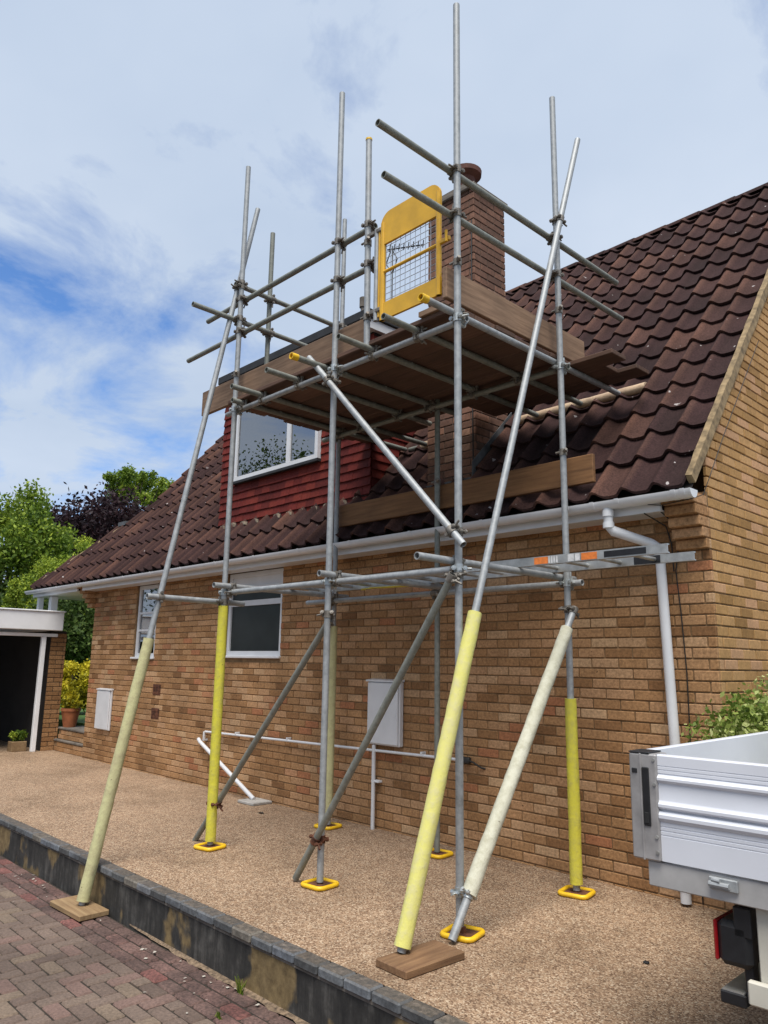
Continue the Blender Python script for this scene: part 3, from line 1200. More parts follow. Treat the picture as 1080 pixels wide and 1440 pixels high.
# ---- windows
def window(x0, x1, z0, z1, y, rails, mull, name, panel_from=None, sill=True, glass='glass', fw=0.055):
    b = MB()
    yo = y + 0.055
    b.box((x0, y, z0), (x0 + fw, yo, z1))
    b.box((x1 - fw, y, z0), (x1, yo, z1))
    xi0, xi1 = x0 + fw, x1 - fw
    b.box((xi0, y + .001, z0), (xi1, yo, z0 + fw))
    b.box((xi0, y + .001, z1 - fw), (xi1, yo, z1))
    for (r0, r1) in rails:
        b.box((xi0, y + .002, r0), (xi1, yo - .002, r1))
    zs = [z0 + fw] + [v for r in rails for v in r] + [z1 - fw]
    wdw = None
    for (m0, m1, za, zb) in mull:
        b.box((m0, y + .003, za), (m1, yo - .003, zb))
    wdw = b.build(name, M['upvc'], house)
    for k in range(0, len(zs), 2):
        za, zb = zs[k], zs[k + 1]
        xs = [xi0] + [v for m_ in mull if m_[2] <= za + .001 and m_[3] >= zb - .001 for v in m_[:2]] + [xi1]
        for q in range(0, len(xs), 2):
            g = MB()
            mat = M[glass]
            if panel_from and za >= panel_from:
                mat = M['upvc']
            g.box((xs[q], y + .022, za), (xs[q + 1], y + .03, zb))
            g.build('pane' if mat is not M['upvc'] else 'head_panel', mat, wdw)
    if sill:
        s = MB()
        s.cbox((x0 - 0.03, y - 0.06, z0 - 0.03), (x1 + 0.03, y + 0.05, z0 - 0.001), 0.006)
        s.build('sill', M['upvc'], wdw)
    rm = MB()
    d = 1.6 if glass == 'glass' else 0.5
    rm.add([(x0 - .3, y + .08, z0 - .3), (x1 + .3, y + .08, z0 - .3), (x1 + .3, y + d, z0 - .3), (x0 - .3, y + d, z0 - .3),
            (x0 - .3, y + .08, z1 + .1), (x1 + .3, y + .08, z1 + .1), (x1 + .3, y + d, z1 + .1), (x0 - .3, y + d, z1 + .1)],
           [(0, 1, 2, 3), (4, 5, 6, 7), (1, 2, 6, 5), (2, 3, 7, 6), (3, 0, 4, 7)])
    rm.build('room', M['room'], wdw)
    return wdw


w1 = window(-8.49, -7.87, 1.56, 2.60, 0.03, [(1.93, 1.96), (2.18, 2.21)], [], 'window', None)
g = MB()
g.box((-8.42, 0.2, 1.9), (-7.9, 0.21, 2.22))
g.build('blind', M['curtain'], w1)
w2 = window(-6.02, -4.87, 1.59, 2.60, 0.03, [(2.19, 2.255), (2.375, 2.43)], [], 'window', 2.42, glass='glass_dark')
w3 = window(-6.22, -4.44, 3.86, 4.93, 0.115, [], [(-5.06, -4.99, 3.86 + .055, 4.93 - .055)], 'dormer_window', None, sill=False)
b = MB()
b.box((-6.24, 0.1, 3.825), (-4.42, 0.16, 3.858))
b.build('sill', M['felt'], w3)
b = MB()
pts = []
for i in range(161):
    x = -6.2 + 1.74 * i / 160
    pts.append((x, 0.235 + 0.022 * math.sin(i * 0.95) + 0.008 * math.sin(i * 2.3)))
vs_ = [(p[0], p[1], 3.75) for p in pts] + [(p[0], p[1], 5.0) for p in pts]
b.add(vs_, [(i, i + 1, 161 + i + 1, 161 + i) for i in range(160)])
b.build('curtain', M['curtain'], w3, 60)

# ---- dormer
mb = MB()
mb.box((DX0, DY + 0.03, 3.1), (-6.22, 2.0, 5.19))
mb.box((-4.44, DY + 0.03, 3.1), (DX1, 2.0, 5.19))
mb.box((-6.22, DY + 0.03, 3.1), (-4.44, 0.28, 3.83))
mb.box((-6.22, DY + 0.03, 4.935), (-4.44, 2.0, 5.19))
dorm = mb.build('dormer', M['dark'], house)
cache = {}
HW, HG = 0.166, 0.1


def hung_mb(tint, Lx, side):
    b = MB()
    # lower edge tilts outward
    if side == 'front':
        b.add([(0.001, -0.030, 0), (Lx - 0.001, -0.030, 0), (Lx - 0.001, -0.010, 0), (0.001, -0.010, 0), (0.001, -0.004, 0.15), (Lx - 0.001, -0.004, 0.15)],
              [(0, 1, 5, 4), (0, 3, 2, 1), (0, 4, 3), (1, 2, 5)], tint)
    else:
        b.add([(0.030, 0.001, 0), (0.030, Lx - 0.001, 0), (0.010, Lx - 0.001, 0), (0.010, 0.001, 0), (0.004, 0.001, 0.15), (0.004, Lx - 0.001, 0.15)],
              [(0, 1, 5, 4), (0, 3, 2, 1), (0, 4, 3), (1, 2, 5)], tint)
    return b


cnt = 0
row = 0
z = 3.215
while z < 5.08:
    x = DX0 - 0.03 - (HW / 2 if row % 2 else 0)
    while x < DX1 + 0.02:
        x0, x1 = max(x, DX0 - 0.03), min(x + HW, DX1 + 0.026)
        inwin = z + 0.1 > 3.83 and z < 4.93
        segs = [(x0, x1)]
        if inwin:
            segs = []
            if x0 < -6.24:
                segs.append((x0, min(x1, -6.225)))
            if x1 > -4.42:
                segs.append((max(x0, -4.435), x1))
        for (a, c) in segs:
            if c - a < 0.02:
                continue
            tv = random.randrange(8)
            key = (round(c - a, 3), tv)
            if key not in cache:
                cache[key] = hung_mb(tv / 7, c - a, 'front').mesh('hanging_tile')
            link('hanging_tile', cache[key], M['hung'], dorm, (a, DY + 0.026 + R(-.002, .002), z + R(-.003, .003)))
            cnt += 1
        x += HW
    row += 1
    z += HG
rest_t = MB()
row = 0
z = 3.3
while z < 5.08:
    ymax = min(2.0, (z + 0.1 - Z0) / K + 0.1)
    y = DY + 0.03 - (HW / 2 if row % 2 else 0)
    while y < ymax:
        y0 = max(y, DY + 0.03)
        b = hung_mb(R(0, 1), y + HW - y0, 'side')
        rest_t.add([(v[0] + DX1, v[1] + y0, v[2] + z) for v in b.v], b.f, R(0, 1))
        y += HW
    row += 1
    z += HG
rest_t.build('cheek_tiles', M['hung'], dorm, None, 'stuff')
mb = MB()
mb.box((DX0 - 0.03, 0.07, 5.192), (DX1 + 0.05, 2.15, 5.225))
mb.box((DX0 - 0.03, 0.058, 5.19), (DX1 + 0.05, 0.0695, 5.30))
mb.box((DX1 + 0.0505, 0.058, 5.19), (DX1 + 0.062, 1.9, 5.30))
mb.build('dormer_fascia', M['upvc'], dorm)
mb = MB()
mb.cbox((DX0 - 0.05, 0.035, 5.301), (DX1 + 0.085, 2.2, 5.41), 0.01)
mb.build('dormer_felt_roof', M['felt'], dorm)
mb = MB()
mb.tube((-3.95, 0.35, 5.4), (-3.95, 0.35, 5.66), 0.035, 12)
mb.tube((-3.95, 0.35, 5.66), (-3.95, 0.35, 5.78), 0.05, 12)
mb.build('vent_pipe', M['slab'], dorm, 40)
# pale bedding mortar showing at the tile rolls under the tile-hung face
x = XR - TW * 15
while x > DX0 - 0.1:
    x -= TW
    if DX0 - 0.1 < x < DX1 + 0.1:
        mb = MB()
        c = Vector((x + 0.028 + R(-.012, .012), DY - 0.005, roofz(DY) + 0.05))
        l_, r_, h_ = R(.05, .085), R(.04, .07), R(.008, .022)
        mb.prism([(c.x - l_, c.z - .035), (c.x + r_, c.z - .04), (c.x + r_ * .6, c.z + h_ * .5), (c.x + .01, c.z + h_), (c.x - l_ * .6, c.z + h_ * .4)], 1, c.y - R(.02, .045), c.y + .03)
        mb.build('bedding_mortar', M['pale_mortar'], dorm)

# ---- chimney
mb = MB()
CT = 6.26
mb.box((CX0 + D0, CY0 + D0, 2.9), (CX1 - D0, CY1 - D0, CT))
chim = mb.build('chimney', M['old_mortar'], house)
cb = MB()
row = 0
z = 3.0
while z < CT - 0.03:
    for face in range(4):
        ln_ = (CX1 - CX0) if face in (0, 2) else (CY1 - CY0)
        u = -(0.1125 if (row + face) % 2 else 0)
        while u < ln_:
            u0, u1 = max(u, 0.0), min(u + BL, ln_)
            if face in (1, 3):
                u0, u1 = max(u0, 0.021), min(u1, ln_ - 0.021)
            if u1 - u0 > 0.025:
                o = R(-.002, .001)
                t = min(1, max(0, random.gauss(.45, .28)))
                if face == 0:
                    cb.cbox((CX0 + u0, CY0 + o, z), (CX0 + u1, CY0 + 0.02, z + BH), .004, t)
                elif face == 2:
                    cb.cbox((CX0 + u0, CY1 - 0.02, z), (CX0 + u1, CY1 + o, z + BH), .004, t)
                elif face == 1:
                    cb.cbox((CX1 - 0.02, CY0 + u0, z), (CX1 + o, CY0 + u1, z + BH), .004, t)
                else:
                    cb.cbox((CX0 + o, CY0 + u0, z), (CX0 + 0.02, CY0 + u1, z + BH), .004, t)
            u += BL + JT
    row += 1
    z += BH + JT
cb.build('chimney_bricks', M['red_brick'], chim, None, 'stuff')
mb = MB()
mb.cbox((CX0 - 0.03, CY0 - 0.03, CT), (CX1 + 0.03, CY1 + 0.03, CT + 0.055), 0.012)
mb.prism([(CX0 + .02, CT + .054), (CX1 - .02, CT + .054), (CX1 - .16, CT + .14), (CX0 + .16, CT + .14)], 1, CY0 + .04, CY1 - .04)
mb.build('chimney_cap', M['slab'], chim)
mb = MB()
mb.lathe(((CX0 + CX1) / 2, (CY0 + CY1) / 2, CT + 0.12), [(0.10, 0), (0.095, 0.2), (0.10, 0.24), (0.165, 0.275), (0.17, 0.325), (0.135, 0.33), (0.09, 0.30), (0.08, 0.05)], 22)
mb.build('chimney_pot', M['pot'], chim, 40)
mb = MB()
mb.prism([(CY0 - .06, roofz(CY0) - .02), (CY1 + .05, roofz(CY1) - .02), (CY1 + .05, roofz(CY1) + .2), (CY0 - .06, roofz(CY0) + .16)], 0, CX1 + .002, CX1 + .012)
mb.prism([(CX0 - .08, roofz(CY0) - .1), (CX1 + .08, roofz(CY0) - .1), (CX1 + .05, roofz(CY0) + .03), (CX0 - .05, roofz(CY0) + .03)], 1, CY0 - .012, CY0 - .002)
mb.build('lead_flashing', M['lead'], chim)
mb = MB()
mb.path([(CX1 - .02, CY0 - .012, 3.2), (CX1 - .025, CY0 - .012, 4.5), (CX1 - .02, CY0 - .012, 5.9)], 0.006, 6)
mb.build('cable', M['cable'], chim)

# ---- wall fittings
for zc in (1.12, 0.80):
    b = MB()
    b.box((-7.79, -0.006, zc - 0.075), (-7.575, 0.004, zc + 0.07))
    for i in range(6):
        for j in range(3):
            b.box((-7.775 + i * .033, -0.010, zc - 0.06 + j * .043), (-7.752 + i * .033, -0.0062, zc - 0.03 + j * .043))
    b.build('air_brick', M['rust'], house)
mb = MB()
mb.path([(-6.28, -0.045, 0.66), (-2.14, -0.045, 0.725)], 0.0135, 10)
mb.path([(-6.3, -0.045, 0.66), (-6.3, -0.045, 0.56), (-6.3, 0.02, 0.56)], 0.016, 10)
wp = mb.build('overflow_pipe', M['upvc'], house, 50)
for xx in (-5.6, -4.6, -3.9, -2.6):
    b = MB()
    b.cbox((xx, -0.062, 0.655 + (xx + 6.2) * .0157), (xx + 0.02, 0.0, 0.695 + (xx + 6.2) * .0157), 0.003)
    b.build('pipe_clip', M['upvc'], wp)
mb = MB()
mb.path([(-6.42, -0.05, 0.56), (-6.36, -0.06, 0.53), (-5.05, -0.13, 0.035)], 0.024, 12)
mb.build('waste_pipe', M['upvc'], house, 50)
mb = MB()
mb.path([(-3.215, -0.05, 0.76), (-3.215, -0.05, 0.0)], 0.019, 12)
mb.cbox((-3.24, -0.06, 0.42), (-3.14, -0.001, 0.44), .003)
mb.build('service_pipe', M['upvc'], house, 50)
mb = MB()
mb.path([(-2.14, -0.045, 0.725), (-2.06, -0.055, 0.73), (-2.0, -0.045, 0.72), (-1.93, -0.02, 0.68), (-1.9, 0.01, 0.67)], 0.008, 8)
mb.cbox((-2.14, -0.065, 0.70), (-2.03, -0.02, 0.755), .01)
mb.build('tap_union', M['cable'], house, 50)


def cabinet(x0, x1, z0, z1, dep, label):
    e = empty('meter_cabinet', ((x0 + x1) / 2, 0, z0), label, 'meter cabinet')
    b = MB()
    b.cbox((x0, -dep + .012, z0), (x1, -0.003, z1), .008)
    b.prism([(-dep - 0.012, z1 - .004), (-0.003, z1 + 0.0), (-0.003, z1 + .022), (-dep - 0.012, z1 + .012)], 0, x0 - .008, x1 + .008)
    b.build('housing', M['upvc'], e)
    b = MB()
    b.cbox((x0 + .012, -dep - .006, z0 + .012), (x1 - .012, -dep + .011, z1 - .012), .006)
    d = b.build('door', M['upvc'], e)
    b = MB()
    b.cbox((x1 - .055, -dep - .009, z0 + .27), (x1 - .04, -dep - .0062, z0 + .3), .001)
    b.build('lock', M['upvc'], d)
    return e


cabinet(-3.305, -2.865, 0.765, 1.355, 0.07, 'white meter cabinet on the brick wall behind the scaffold diagonals')
cabinet(-9.50, -9.03, 0.47, 1.06, 0.05, 'small white meter cabinet low on the wall near the garage')
mb = MB()
mb.cbox((-5.16, -0.27, 0.0), (-4.86, -0.015, 0.03), .006)
tag(mb.build('drain_cover', M['concrete'], None), 'square grey concrete drain slab on the drive under the slanting waste pipe', 'drain cover')

# ---- aerial on the roof
ae = empty('tv_aerial', (-5.9, YR, roofz(YR)), 'dark television aerial seen through the mesh of the yellow gate', 'aerial')
mb = MB()
mb.path([(-6.62, YR, roofz(YR) - .1), (-6.62, YR, 8.84)], 0.012, 8)
mb.build('mast', M['lead'], ae)
mb = MB()
mb.path([(-6.75, YR, 8.82), (-5.85, YR, 8.55)], 0.014, 6)
mb.build('boom', M['cable'], ae)
for i in range(8):
    t = i / 7
    x = -6.7 + .82 * t
    zc = 8.81 - .25 * t
    b = MB()
    b.path([(x, YR, zc - .05), (x + .02, YR, zc + .08)], 0.009, 6)
    b.build('element', M['cable'], ae)
mb = MB()
mb.path([(-6.65, YR, 8.8), (-6.78, YR, 8.55), (-6.62, YR, 8.3), (-6.5, YR, 8.55), (-6.65, YR, 8.8)], 0.01, 6)
mb.build('reflector', M['cable'], ae)

# ------------------------------------------------------------------ scaffold
sc = empty('scaffold', (-2.2, -1.0, 0), 'galvanised tube scaffold tower with boarded platform and raking tubes around the chimney', 'scaffold')
TR = 0.0242


def tube(name, p0, p1, mat='galv', label=None, r=TR):
    b = MB()
    b.tube(p0, p1, r, 16, inner=r - 0.005)
    o = b.build(name, M[mat], sc, 40, label=label)
    o_seg[o.name] = (Vector(p0), Vector(p1))
    return o


o_seg = {}


def sleeve(par, a, b_, mat, r=0.043, label=None):
    s = MB()
    n_ = max(6, int((Vector(b_) - Vector(a)).length / 0.06))
    s.tube(a, b_, r, 18, r * 0.97, inner=TR + 0.001, rings=n_, wob=0.05)
    return s.build('foam_sleeve', M[mat], par, 60, label=label)


XA, XB, XCc = -0.815, -2.10, -3.53
YF, YK = -1.60, -0.33
std = {}
std['A'] = tube('standard', (XA, YF, 0.03), (XA, YF, 6.29))
std['B'] = tube('standard', (XB + .01, YF, 0.03), (XB, YF, 6.31))
std['C'] = tube('standard', (XCc, YF, 0.03), (XCc + .01, YF, 6.32))
std['D'] = tube('standard', (-3.53, YK, 0.03), (-3.53, YK, 6.32))
std['E'] = tube('standard', (-2.145, YK, 0.03), (-2.15, YK, 3.90), 'galv_old')
std['F'] = tube('standard', (-0.80, -0.40, 0.03), (-0.795, -0.40, 6.2))
sleeve(std['C'], (XCc, YF, 0.06), (XCc, YF, 2.0), 'foam_yellow')
sleeve(std['D'], (-3.53, YK, 0.10), (-3.53, YK, 1.88), 'foam_faded', 0.04)
sleeve(std['F'], (-0.80, -0.40, 0.07), (-0.80, -0.40, 1.30), 'foam_yellow')
# rakers
def lerp(a, b_, t):
    return tuple(a[i] + (b_[i] - a[i]) * t for i in range(3))


k0, k1 = (-3.60, -2.62, -0.255), (-3.59, -1.42, 5.975)
rk1 = tube('raker', k0, k1)
sleeve(rk1, lerp(k0, k1, .004), lerp(k0, k1, .313), 'foam_faded', 0.045, 'faded greenish yellow foam sleeve')
k0, k1 = (-0.755, -2.14, 0.045), (-0.755, -0.09, 5.95)
rk2 = tube('raker', k0, k1)
sleeve(rk2, lerp(k0, k1, .004), lerp(k0, k1, .305), 'foam_pale', 0.046)
k0, k1 = (-0.745, -1.75, 0.02), (-0.745, -0.41, 1.92)
wb = tube('brace', k0, k1)
sleeve(wb, lerp(k0, k1, .11), lerp(k0, k1, .93), 'foam_white', 0.045, 'dirty white foam sleeve')
br = {}
br['B'] = tube('brace', (-2.30, -1.652, 0.02), (-0.83, -1.652, 2.06), 'galv_old')
br['C'] = tube('brace', (-3.86, -1.548, 0.0), (-2.13, -1.548, 1.84), 'galv_old')
br['U'] = tube('brace', (-2.345, -1.665, 3.955), (-0.72, -1.665, 2.255))
# lower lift
tb = {}
tb['lf'] = tube('ledger', (-3.66, -1.551, 2.122), (-0.88, -1.551, 2.122))
tb['lb'] = tube('ledger', (-3.90, -0.378, 2.122), (-0.70, -0.352, 2.128))
tb['t1'] = tube('transom', (-0.864, -1.93, 2.171), (-0.85, -0.22, 2.171))
tb['t2'] = tube('transom', (-2.06, -1.72, 2.171), (-2.06, -0.2, 2.171))
tb['t3'] = tube('transom', (-3.48, -1.74, 2.171), (-3.48, -0.2, 2.171))
tb['tie'] = tube('tie_tube', (-3.578, -2.30, 2.04), (-3.578, -1.36, 2.035))
# platform lift
tb['pf'] = tube('ledger', (-3.72, -1.551, 3.815), (-0.775, -1.551, 3.815))
tb['pb'] = tube('ledger', (-3.72, -0.378, 3.815), (-0.755, -0.352, 3.815), 'galv_old')
TXS = [(-3.45, -1.68, 'galv_old'), (-3.146, -1.88, 'galv_old'), (-2.617, -1.89, 'galv_old'), (-2.235, -1.90, 'galv_old'), (-1.70, -1.90, 'galv_old'), (-1.226, -1.90, 'galv_old'), (-0.80 - .05, -1.90, 'galv')]
tr = []
for (x, y0, mt) in TXS:
    y1 = 0.58
    if CX0 - .1 < x < CX1 + .1:
        y1 = 0.08
    t = tube('transom', (x, y0, 3.8635), (x, y1, 3.8635), mt)
    tr.append(t)
for x in (-2.235, -0.85):
    s = MB()
    s.tube((x, -1.925, 3.8635), (x, -1.865, 3.8635), TR + .004, 14, inner=TR - .004)
    s.build('end_cap', M['yellow_plastic'], tr[3] if x < -2 else tr[6], 40)
# foam padded tube bearing on the tiles
pt = tube('padded_ledger', (-1.98, 0.64, 3.875), (-0.60, 0.64, 3.88), 'galv_old')
sleeve(pt, (-1.95, 0.64, 3.875), (-0.62, 0.64, 3.88), 'foam_tan', 0.046, 'tan foam padding resting on the roof')
pt2 = tube('padded_ledger', (-3.45, 0.64, 3.875), (-2.80, 0.64, 3.875), 'galv_old')
sleeve(pt2, (-3.25, 0.64, 3.875), (-2.85, 0.64, 3.875), 'foam_tan', 0.046)
# guard rails
tb['g1'] = tube('guard_rail', (-4.20, -1.551, 4.92), (-1.70, -1.551, 4.91), 'galv_old')
tb['g2'] = tube('guard_rail', (-4.55, -1.551, 4.595), (-1.69, -1.551, 4.57), 'galv_old')
tb['g3'] = tube('guard_rail', (-0.864, -2.32, 4.935), (-0.845, 0.63, 4.925), 'galv_old')
tb['g4'] = tube('guard_rail', (-0.864, -2.26, 4.592), (-0.845, 0.69, 4.595), 'galv_old')
tb['g5'] = tube('guard_rail', (-3.578, -2.07, 4.715), (-3.578, -0.20, 4.71), 'galv_old')
tb['g6'] = tube('guard_rail', (-3.578, -1.64, 5.075), (-3.578, -0.2, 5.06), 'galv_old')
gp = tube('gate_post', (-1.72, -1.60, 3.86), (-1.745, -1.60, 5.67))
s = MB()
s.tube((-1.745, -1.60, 5.662), (-1.7455, -1.60, 5.678), TR + .003, 14, inner=TR - .004)
s.build('end_cap', M['yellow_plastic'], gp, 40)
pp_ = tube('puncheon', (-3.63, -1.20, 3.95), (-3.63, -1.20, 5.82), 'galv_old')


def coupler(o1, o2, at=None, mat='coupler', par=None):
    a0, a1 = o_seg[o1.name]
    b0, b1 = o_seg[o2.name]
    u, v = (a1 - a0).normalized(), (b1 - b0).normalized()
    w0 = a0 - b0
    bq = u.dot(v)
    den_ = 1 - bq * bq
    s = (bq * v.dot(w0) - u.dot(w0)) / den_ if den_ > 1e-4 else 0
    t = (v.dot(w0) - bq * u.dot(w0)) / den_ if den_ > 1e-4 else 0
    s = min(max(s, .0), (a1 - a0).length)
    t = min(max(t, .0), (b1 - b0).length)
    pa, pb = a0 + u * s, b0 + v * t
    c = MB()
    for p, d in ((pa, u), (pb, v)):
        c.tube(p - d * .026, p + d * .026, .0305, 12, inner=TR + .0005)
    n_ = (pb - pa)
    if n_.length < 1e-3:
        n_ = u.cross(v)
    n_.normalize()
    c.tube(pa + n_ * .02, pb - n_ * .02, .024, 8)
    for p, d in ((pa, u), (pb, v)):
        e_ = d.cross(n_).normalized()
        for sg in (-1, 1):
            q = p + e_ * (.037 * sg)
            c.tube(q - n_ * .034, q + n_ * .03, .0085, 6)
            c.tube(q - n_ * .03, q - n_ * .014, .016, 6)
            c.tube(q + n_ * .01, q + n_ * .024, .014, 6)
        sg = random.choice((-1, 1))
        q = p + e_ * (.04 * sg)
        c.tube(q, q + e_ * (.045 * sg) + n_ * R(-.02, .02), .0075, 6)
    return c.build('coupler', M[mat], sc, 40)


A_, B_, C_, D_, E_, F_ = (std[k] for k in 'ABCDEF')
for k in ('lf', 'pf'):
    for s in (A_, B_, C_):
        coupler(s, tb[k], mat='coupler_bright')
for k in ('lb', 'pb'):
    for s in (D_, E_, F_):
        coupler(s, tb[k], mat='coupler_bright' if s is F_ else 'coupler')
for s in (B_, C_):
    coupler(s, tb['g1'])
    coupler(s, tb['g2'])
coupler(gp, tb['g1'])
coupler(gp, tb['g2'])
for k in ('g3', 'g4'):
    coupler(A_, tb[k])
    coupler(F_, tb[k])
for k in ('g5', 'g6'):
    coupler(C_, tb[k])
    coupler(D_, tb[k])
    coupler(pp_, tb[k])
coupler(tb['t1'], tb['lf'])
coupler(tb['t1'], tb['lb'])
coupler(tb['t2'], tb['lf'])
coupler(tb['t2'], tb['lb'])
coupler(tb['t3'], tb['lf'])
coupler(tb['t3'], tb['lb'])
coupler(rk1, tb['tie'])
coupler(C_, tb['tie'])
coupler(C_, rk1)
coupler(F_, rk2)
coupler(F_, wb)
coupler(A_, wb, mat='coupler_bright')
coupler(B_, br['B'], mat='rust')
coupler(A_, br['B'])
coupler(C_, br['C'], mat='rust')
coupler(B_, br['C'])
coupler(B_, br['U'])
coupler(A_, br['U'])
for t in tr:
    coupler(t, tb['pf'])
    coupler(t, tb['pb'])


def collar(o, z_, mat='coupler'):
    a0, a1 = o_seg[o.name]
    d = (a1 - a0).normalized()
    t = (z_ - a0.z) / d.z
    p = a0 + d * t
    c = MB()
    c.tube(p - d * .025, p + d * .025, .0305, 12, inner=TR + .0005)
    c.tube(p + Vector((-.05, -.02, 0)), p + Vector((.05, -.02, 0)), .009, 6)
    c.tube(p + Vector((.03, -.03, 0)), p + Vector((.055, -.045, .01)), .013, 6)
    return c.build('coupler', M[mat], sc, 40)


collar(A_, 4.22)
collar(F_, 4.28)
collar(F_, 3.12, 'coupler')
collar(E_, 3.12, 'coupler')
collar(C_, 4.15)
collar(gp, 4.75, 'coupler')
collar(gp, 4.12, 'coupler')
# wire hook on the back standard
b = MB()
b.path([(-3.53, -.39, 2.11), (-3.50, -.40, 2.05), (-3.50, -.40, 1.86), (-3.53, -.40, 1.83), (-3.56, -.40, 1.87), (-3.56, -.40, 2.0)], 0.008, 6)
b.build('hook', M['rust'], sc, 60)

# safety gate
gx0, gx1, gz0, gz1, gy = -1.575, -0.965, 4.04, 4.92, -1.60
gate = MB()


def rounded_frame(x0, x1, z0, z1, r, y0, y1, top_only=True):
    pts = [(x0, z0), (x1, z0)]
    for i in range(7):
        an = i / 6 * math.pi / 2
        pts.append((x1 - r + r * math.cos(an), z1 - r + r * math.sin(an)))
    for i in range(7):
        an = math.pi / 2 + i / 6 * math.pi / 2
        pts.append((x0 + r + r * math.cos(an), z1 - r + r * math.sin(an)))
    return pts


def prism_xz(mb_, pts, y0, y1):
    n_ = len(pts)
    mb_.add([(p[0], y0, p[1]) for p in pts] + [(p[0], y1, p[1]) for p in pts],
            [tuple(range(n_)), tuple(range(n_, 2 * n_))[::-1]] + [(i, n_ + i, n_ + (i + 1) % n_, (i + 1) % n_) for i in range(n_)])


prism_xz(gate, rounded_frame(gx0, gx1, 4.655, gz1, 0.10, 0, 0), gy - .010, gy + .010)
gate.box((gx0, gy - .010, gz0), (gx1, gy + .010, 4.175))
gate.tube((gx0 + .02, gy, gz0), (gx0 + .02, gy, 4.84), 0.021, 10)
gate.tube((gx1 - .02, gy, gz0), (gx1 - .02, gy, 4.84), 0.021, 10)
gate.tube((gx0 + .03, gy, 4.43), (gx1 - .03, gy, 4.43), 0.013, 10)
gobj = gate.build('safety_gate', M['yellow_paint'], sc, 35, label='yellow steel safety gate with wire mesh infill')
b = MB()
nx, nz = 11, 10
for i in range(nx):
    x = gx0 + .05 + (gx1 - gx0 - .10) * i / (nx - 1)
    b.tube((x, gy + .004, 4.16), (x, gy + .004, 4.67), 0.0026, 5)
for j in range(nz):
    z = 4.20 + .44 * j / (nz - 1)
    b.tube((gx0 + .02, gy + .008, z), (gx1 - .02, gy + .008, z), 0.0026, 5)
b.build('wire_mesh', M['wire'], gobj)
b = MB()
b.tube((gx0 - .05, gy, 4.06), (gx0 - .05, gy, 4.82), 0.021, 12)
b.build('hinge_tube', M['galv'], gobj, 40)
b = MB()
b.tube((gx0 - .018, gy, 4.08), (gx0 - .018, gy, 4.82), 0.012, 10)
b.build('hinge_rod', M['yellow_paint'], gobj, 40)
for z in (4.12, 4.78):
    b = MB()
    b.cbox((gx0 - .17, gy - .02, z), (gx0 + .01, gy + .012, z + .035), .006)
    b.build('hinge', M['coupler'], gobj)
b = MB()
b.cbox((gx1 - .005, gy - .012, 4.42), (gx1 + .085, gy + .012, 4.455), .005)
b.tube((gx1 + .075, gy - .03, 4.40), (gx1 + .075, gy - .03, 4.485), .011, 8)
b.build('latch', M['yellow_paint'], gobj)

# platform boards
ZB = 3.8885
g_boards = 'boards decking the scaffold platform'


def board(name, x0, x1, y0, y1, z0, z1, mat, label, cat, group=None, tv=None, rz=0.0, hoop=None):
    b = MB()
    cx, cy = (x0 + x1) / 2, (y0 + y1) / 2
    b.cbox((x0 - cx, y0 - cy, 0), (x1 - cx, y1 - cy, z1 - z0), .005, R(0, 1) if tv is None else tv)
    if rz:
        c, s = math.cos(rz), math.sin(rz)
        b.v = [(v[0] * c - v[1] * s, v[0] * s + v[1] * c, v[2]) for v in b.v]
    bmx = b.mesh(name)
    o = link(name, bmx, M[mat], None, (cx, cy, z0), recalc=True)
    return tag(o, label, cat, group)


y = -1.60
for i in range(6):
    board('scaffold_board', -3.68 + R(-.05, .04), -0.845 + R(-.015, .015), y + .003, y + .222, ZB + R(0, .0015), ZB + .038, 'board',
          ('outermost front board of the platform, directly behind the front ledger' if i == 0 else
           'scaffold board of the platform lying right over the back row of standards' if i == 5 else
           'brown scaffold board in the middle of the platform, seen from below'), 'board', g_boards)
    y += .2265
# gap, then the boards beside and beyond the back standards
board('scaffold_board', -3.70, -0.46, -.205, .008, ZB, ZB + .038, 'board', 'scaffold board reaching past the right standards, nearest the toe board end', 'board')
board('scaffold_board', -2.07, -0.64, .014, .2, ZB + .001, ZB + .038, 'board', 'short scaffold board stepped back between two longer board ends above the tiles', 'board')
board('scaffold_board', -2.07, -0.475, .206, .41, ZB + .0005, ZB + .038, 'board', 'scaffold board with the end nearest the roof tiles, right of the chimney', 'board')
board('scaffold_board', -3.66, -2.75, .014, .215, ZB, ZB + .038, 'board', 'short platform board left of the chimney, beside the dormer', 'board')
# toe boards
board('toe_board', -4.27, -1.83, -1.520, -1.482, 3.935, 4.165 + .02, 'toe', 'long brown toe board on edge along the front left of the platform', 'toe board')
board('toe_board', -0.928, -0.890, -1.63, 0.12, 3.985, 4.215, 'toe_y', 'toe board on edge along the right side of the platform below the chimney', 'toe board')
board('toe_board', -3.60, -0.62, -0.30 + .02, -0.262 + .02, 2.885, 3.105, 'low_board', 'dark orange-brown board on edge above the gutter, tied to the back standards', 'board')
b = MB()
b.box((-1.16, -1.62, 3.9285), (-0.93, -1.2, 3.966))
tag(b.build('board_offcut', M['toe'], None), 'short board offcut lying beside the right toe board', 'board')

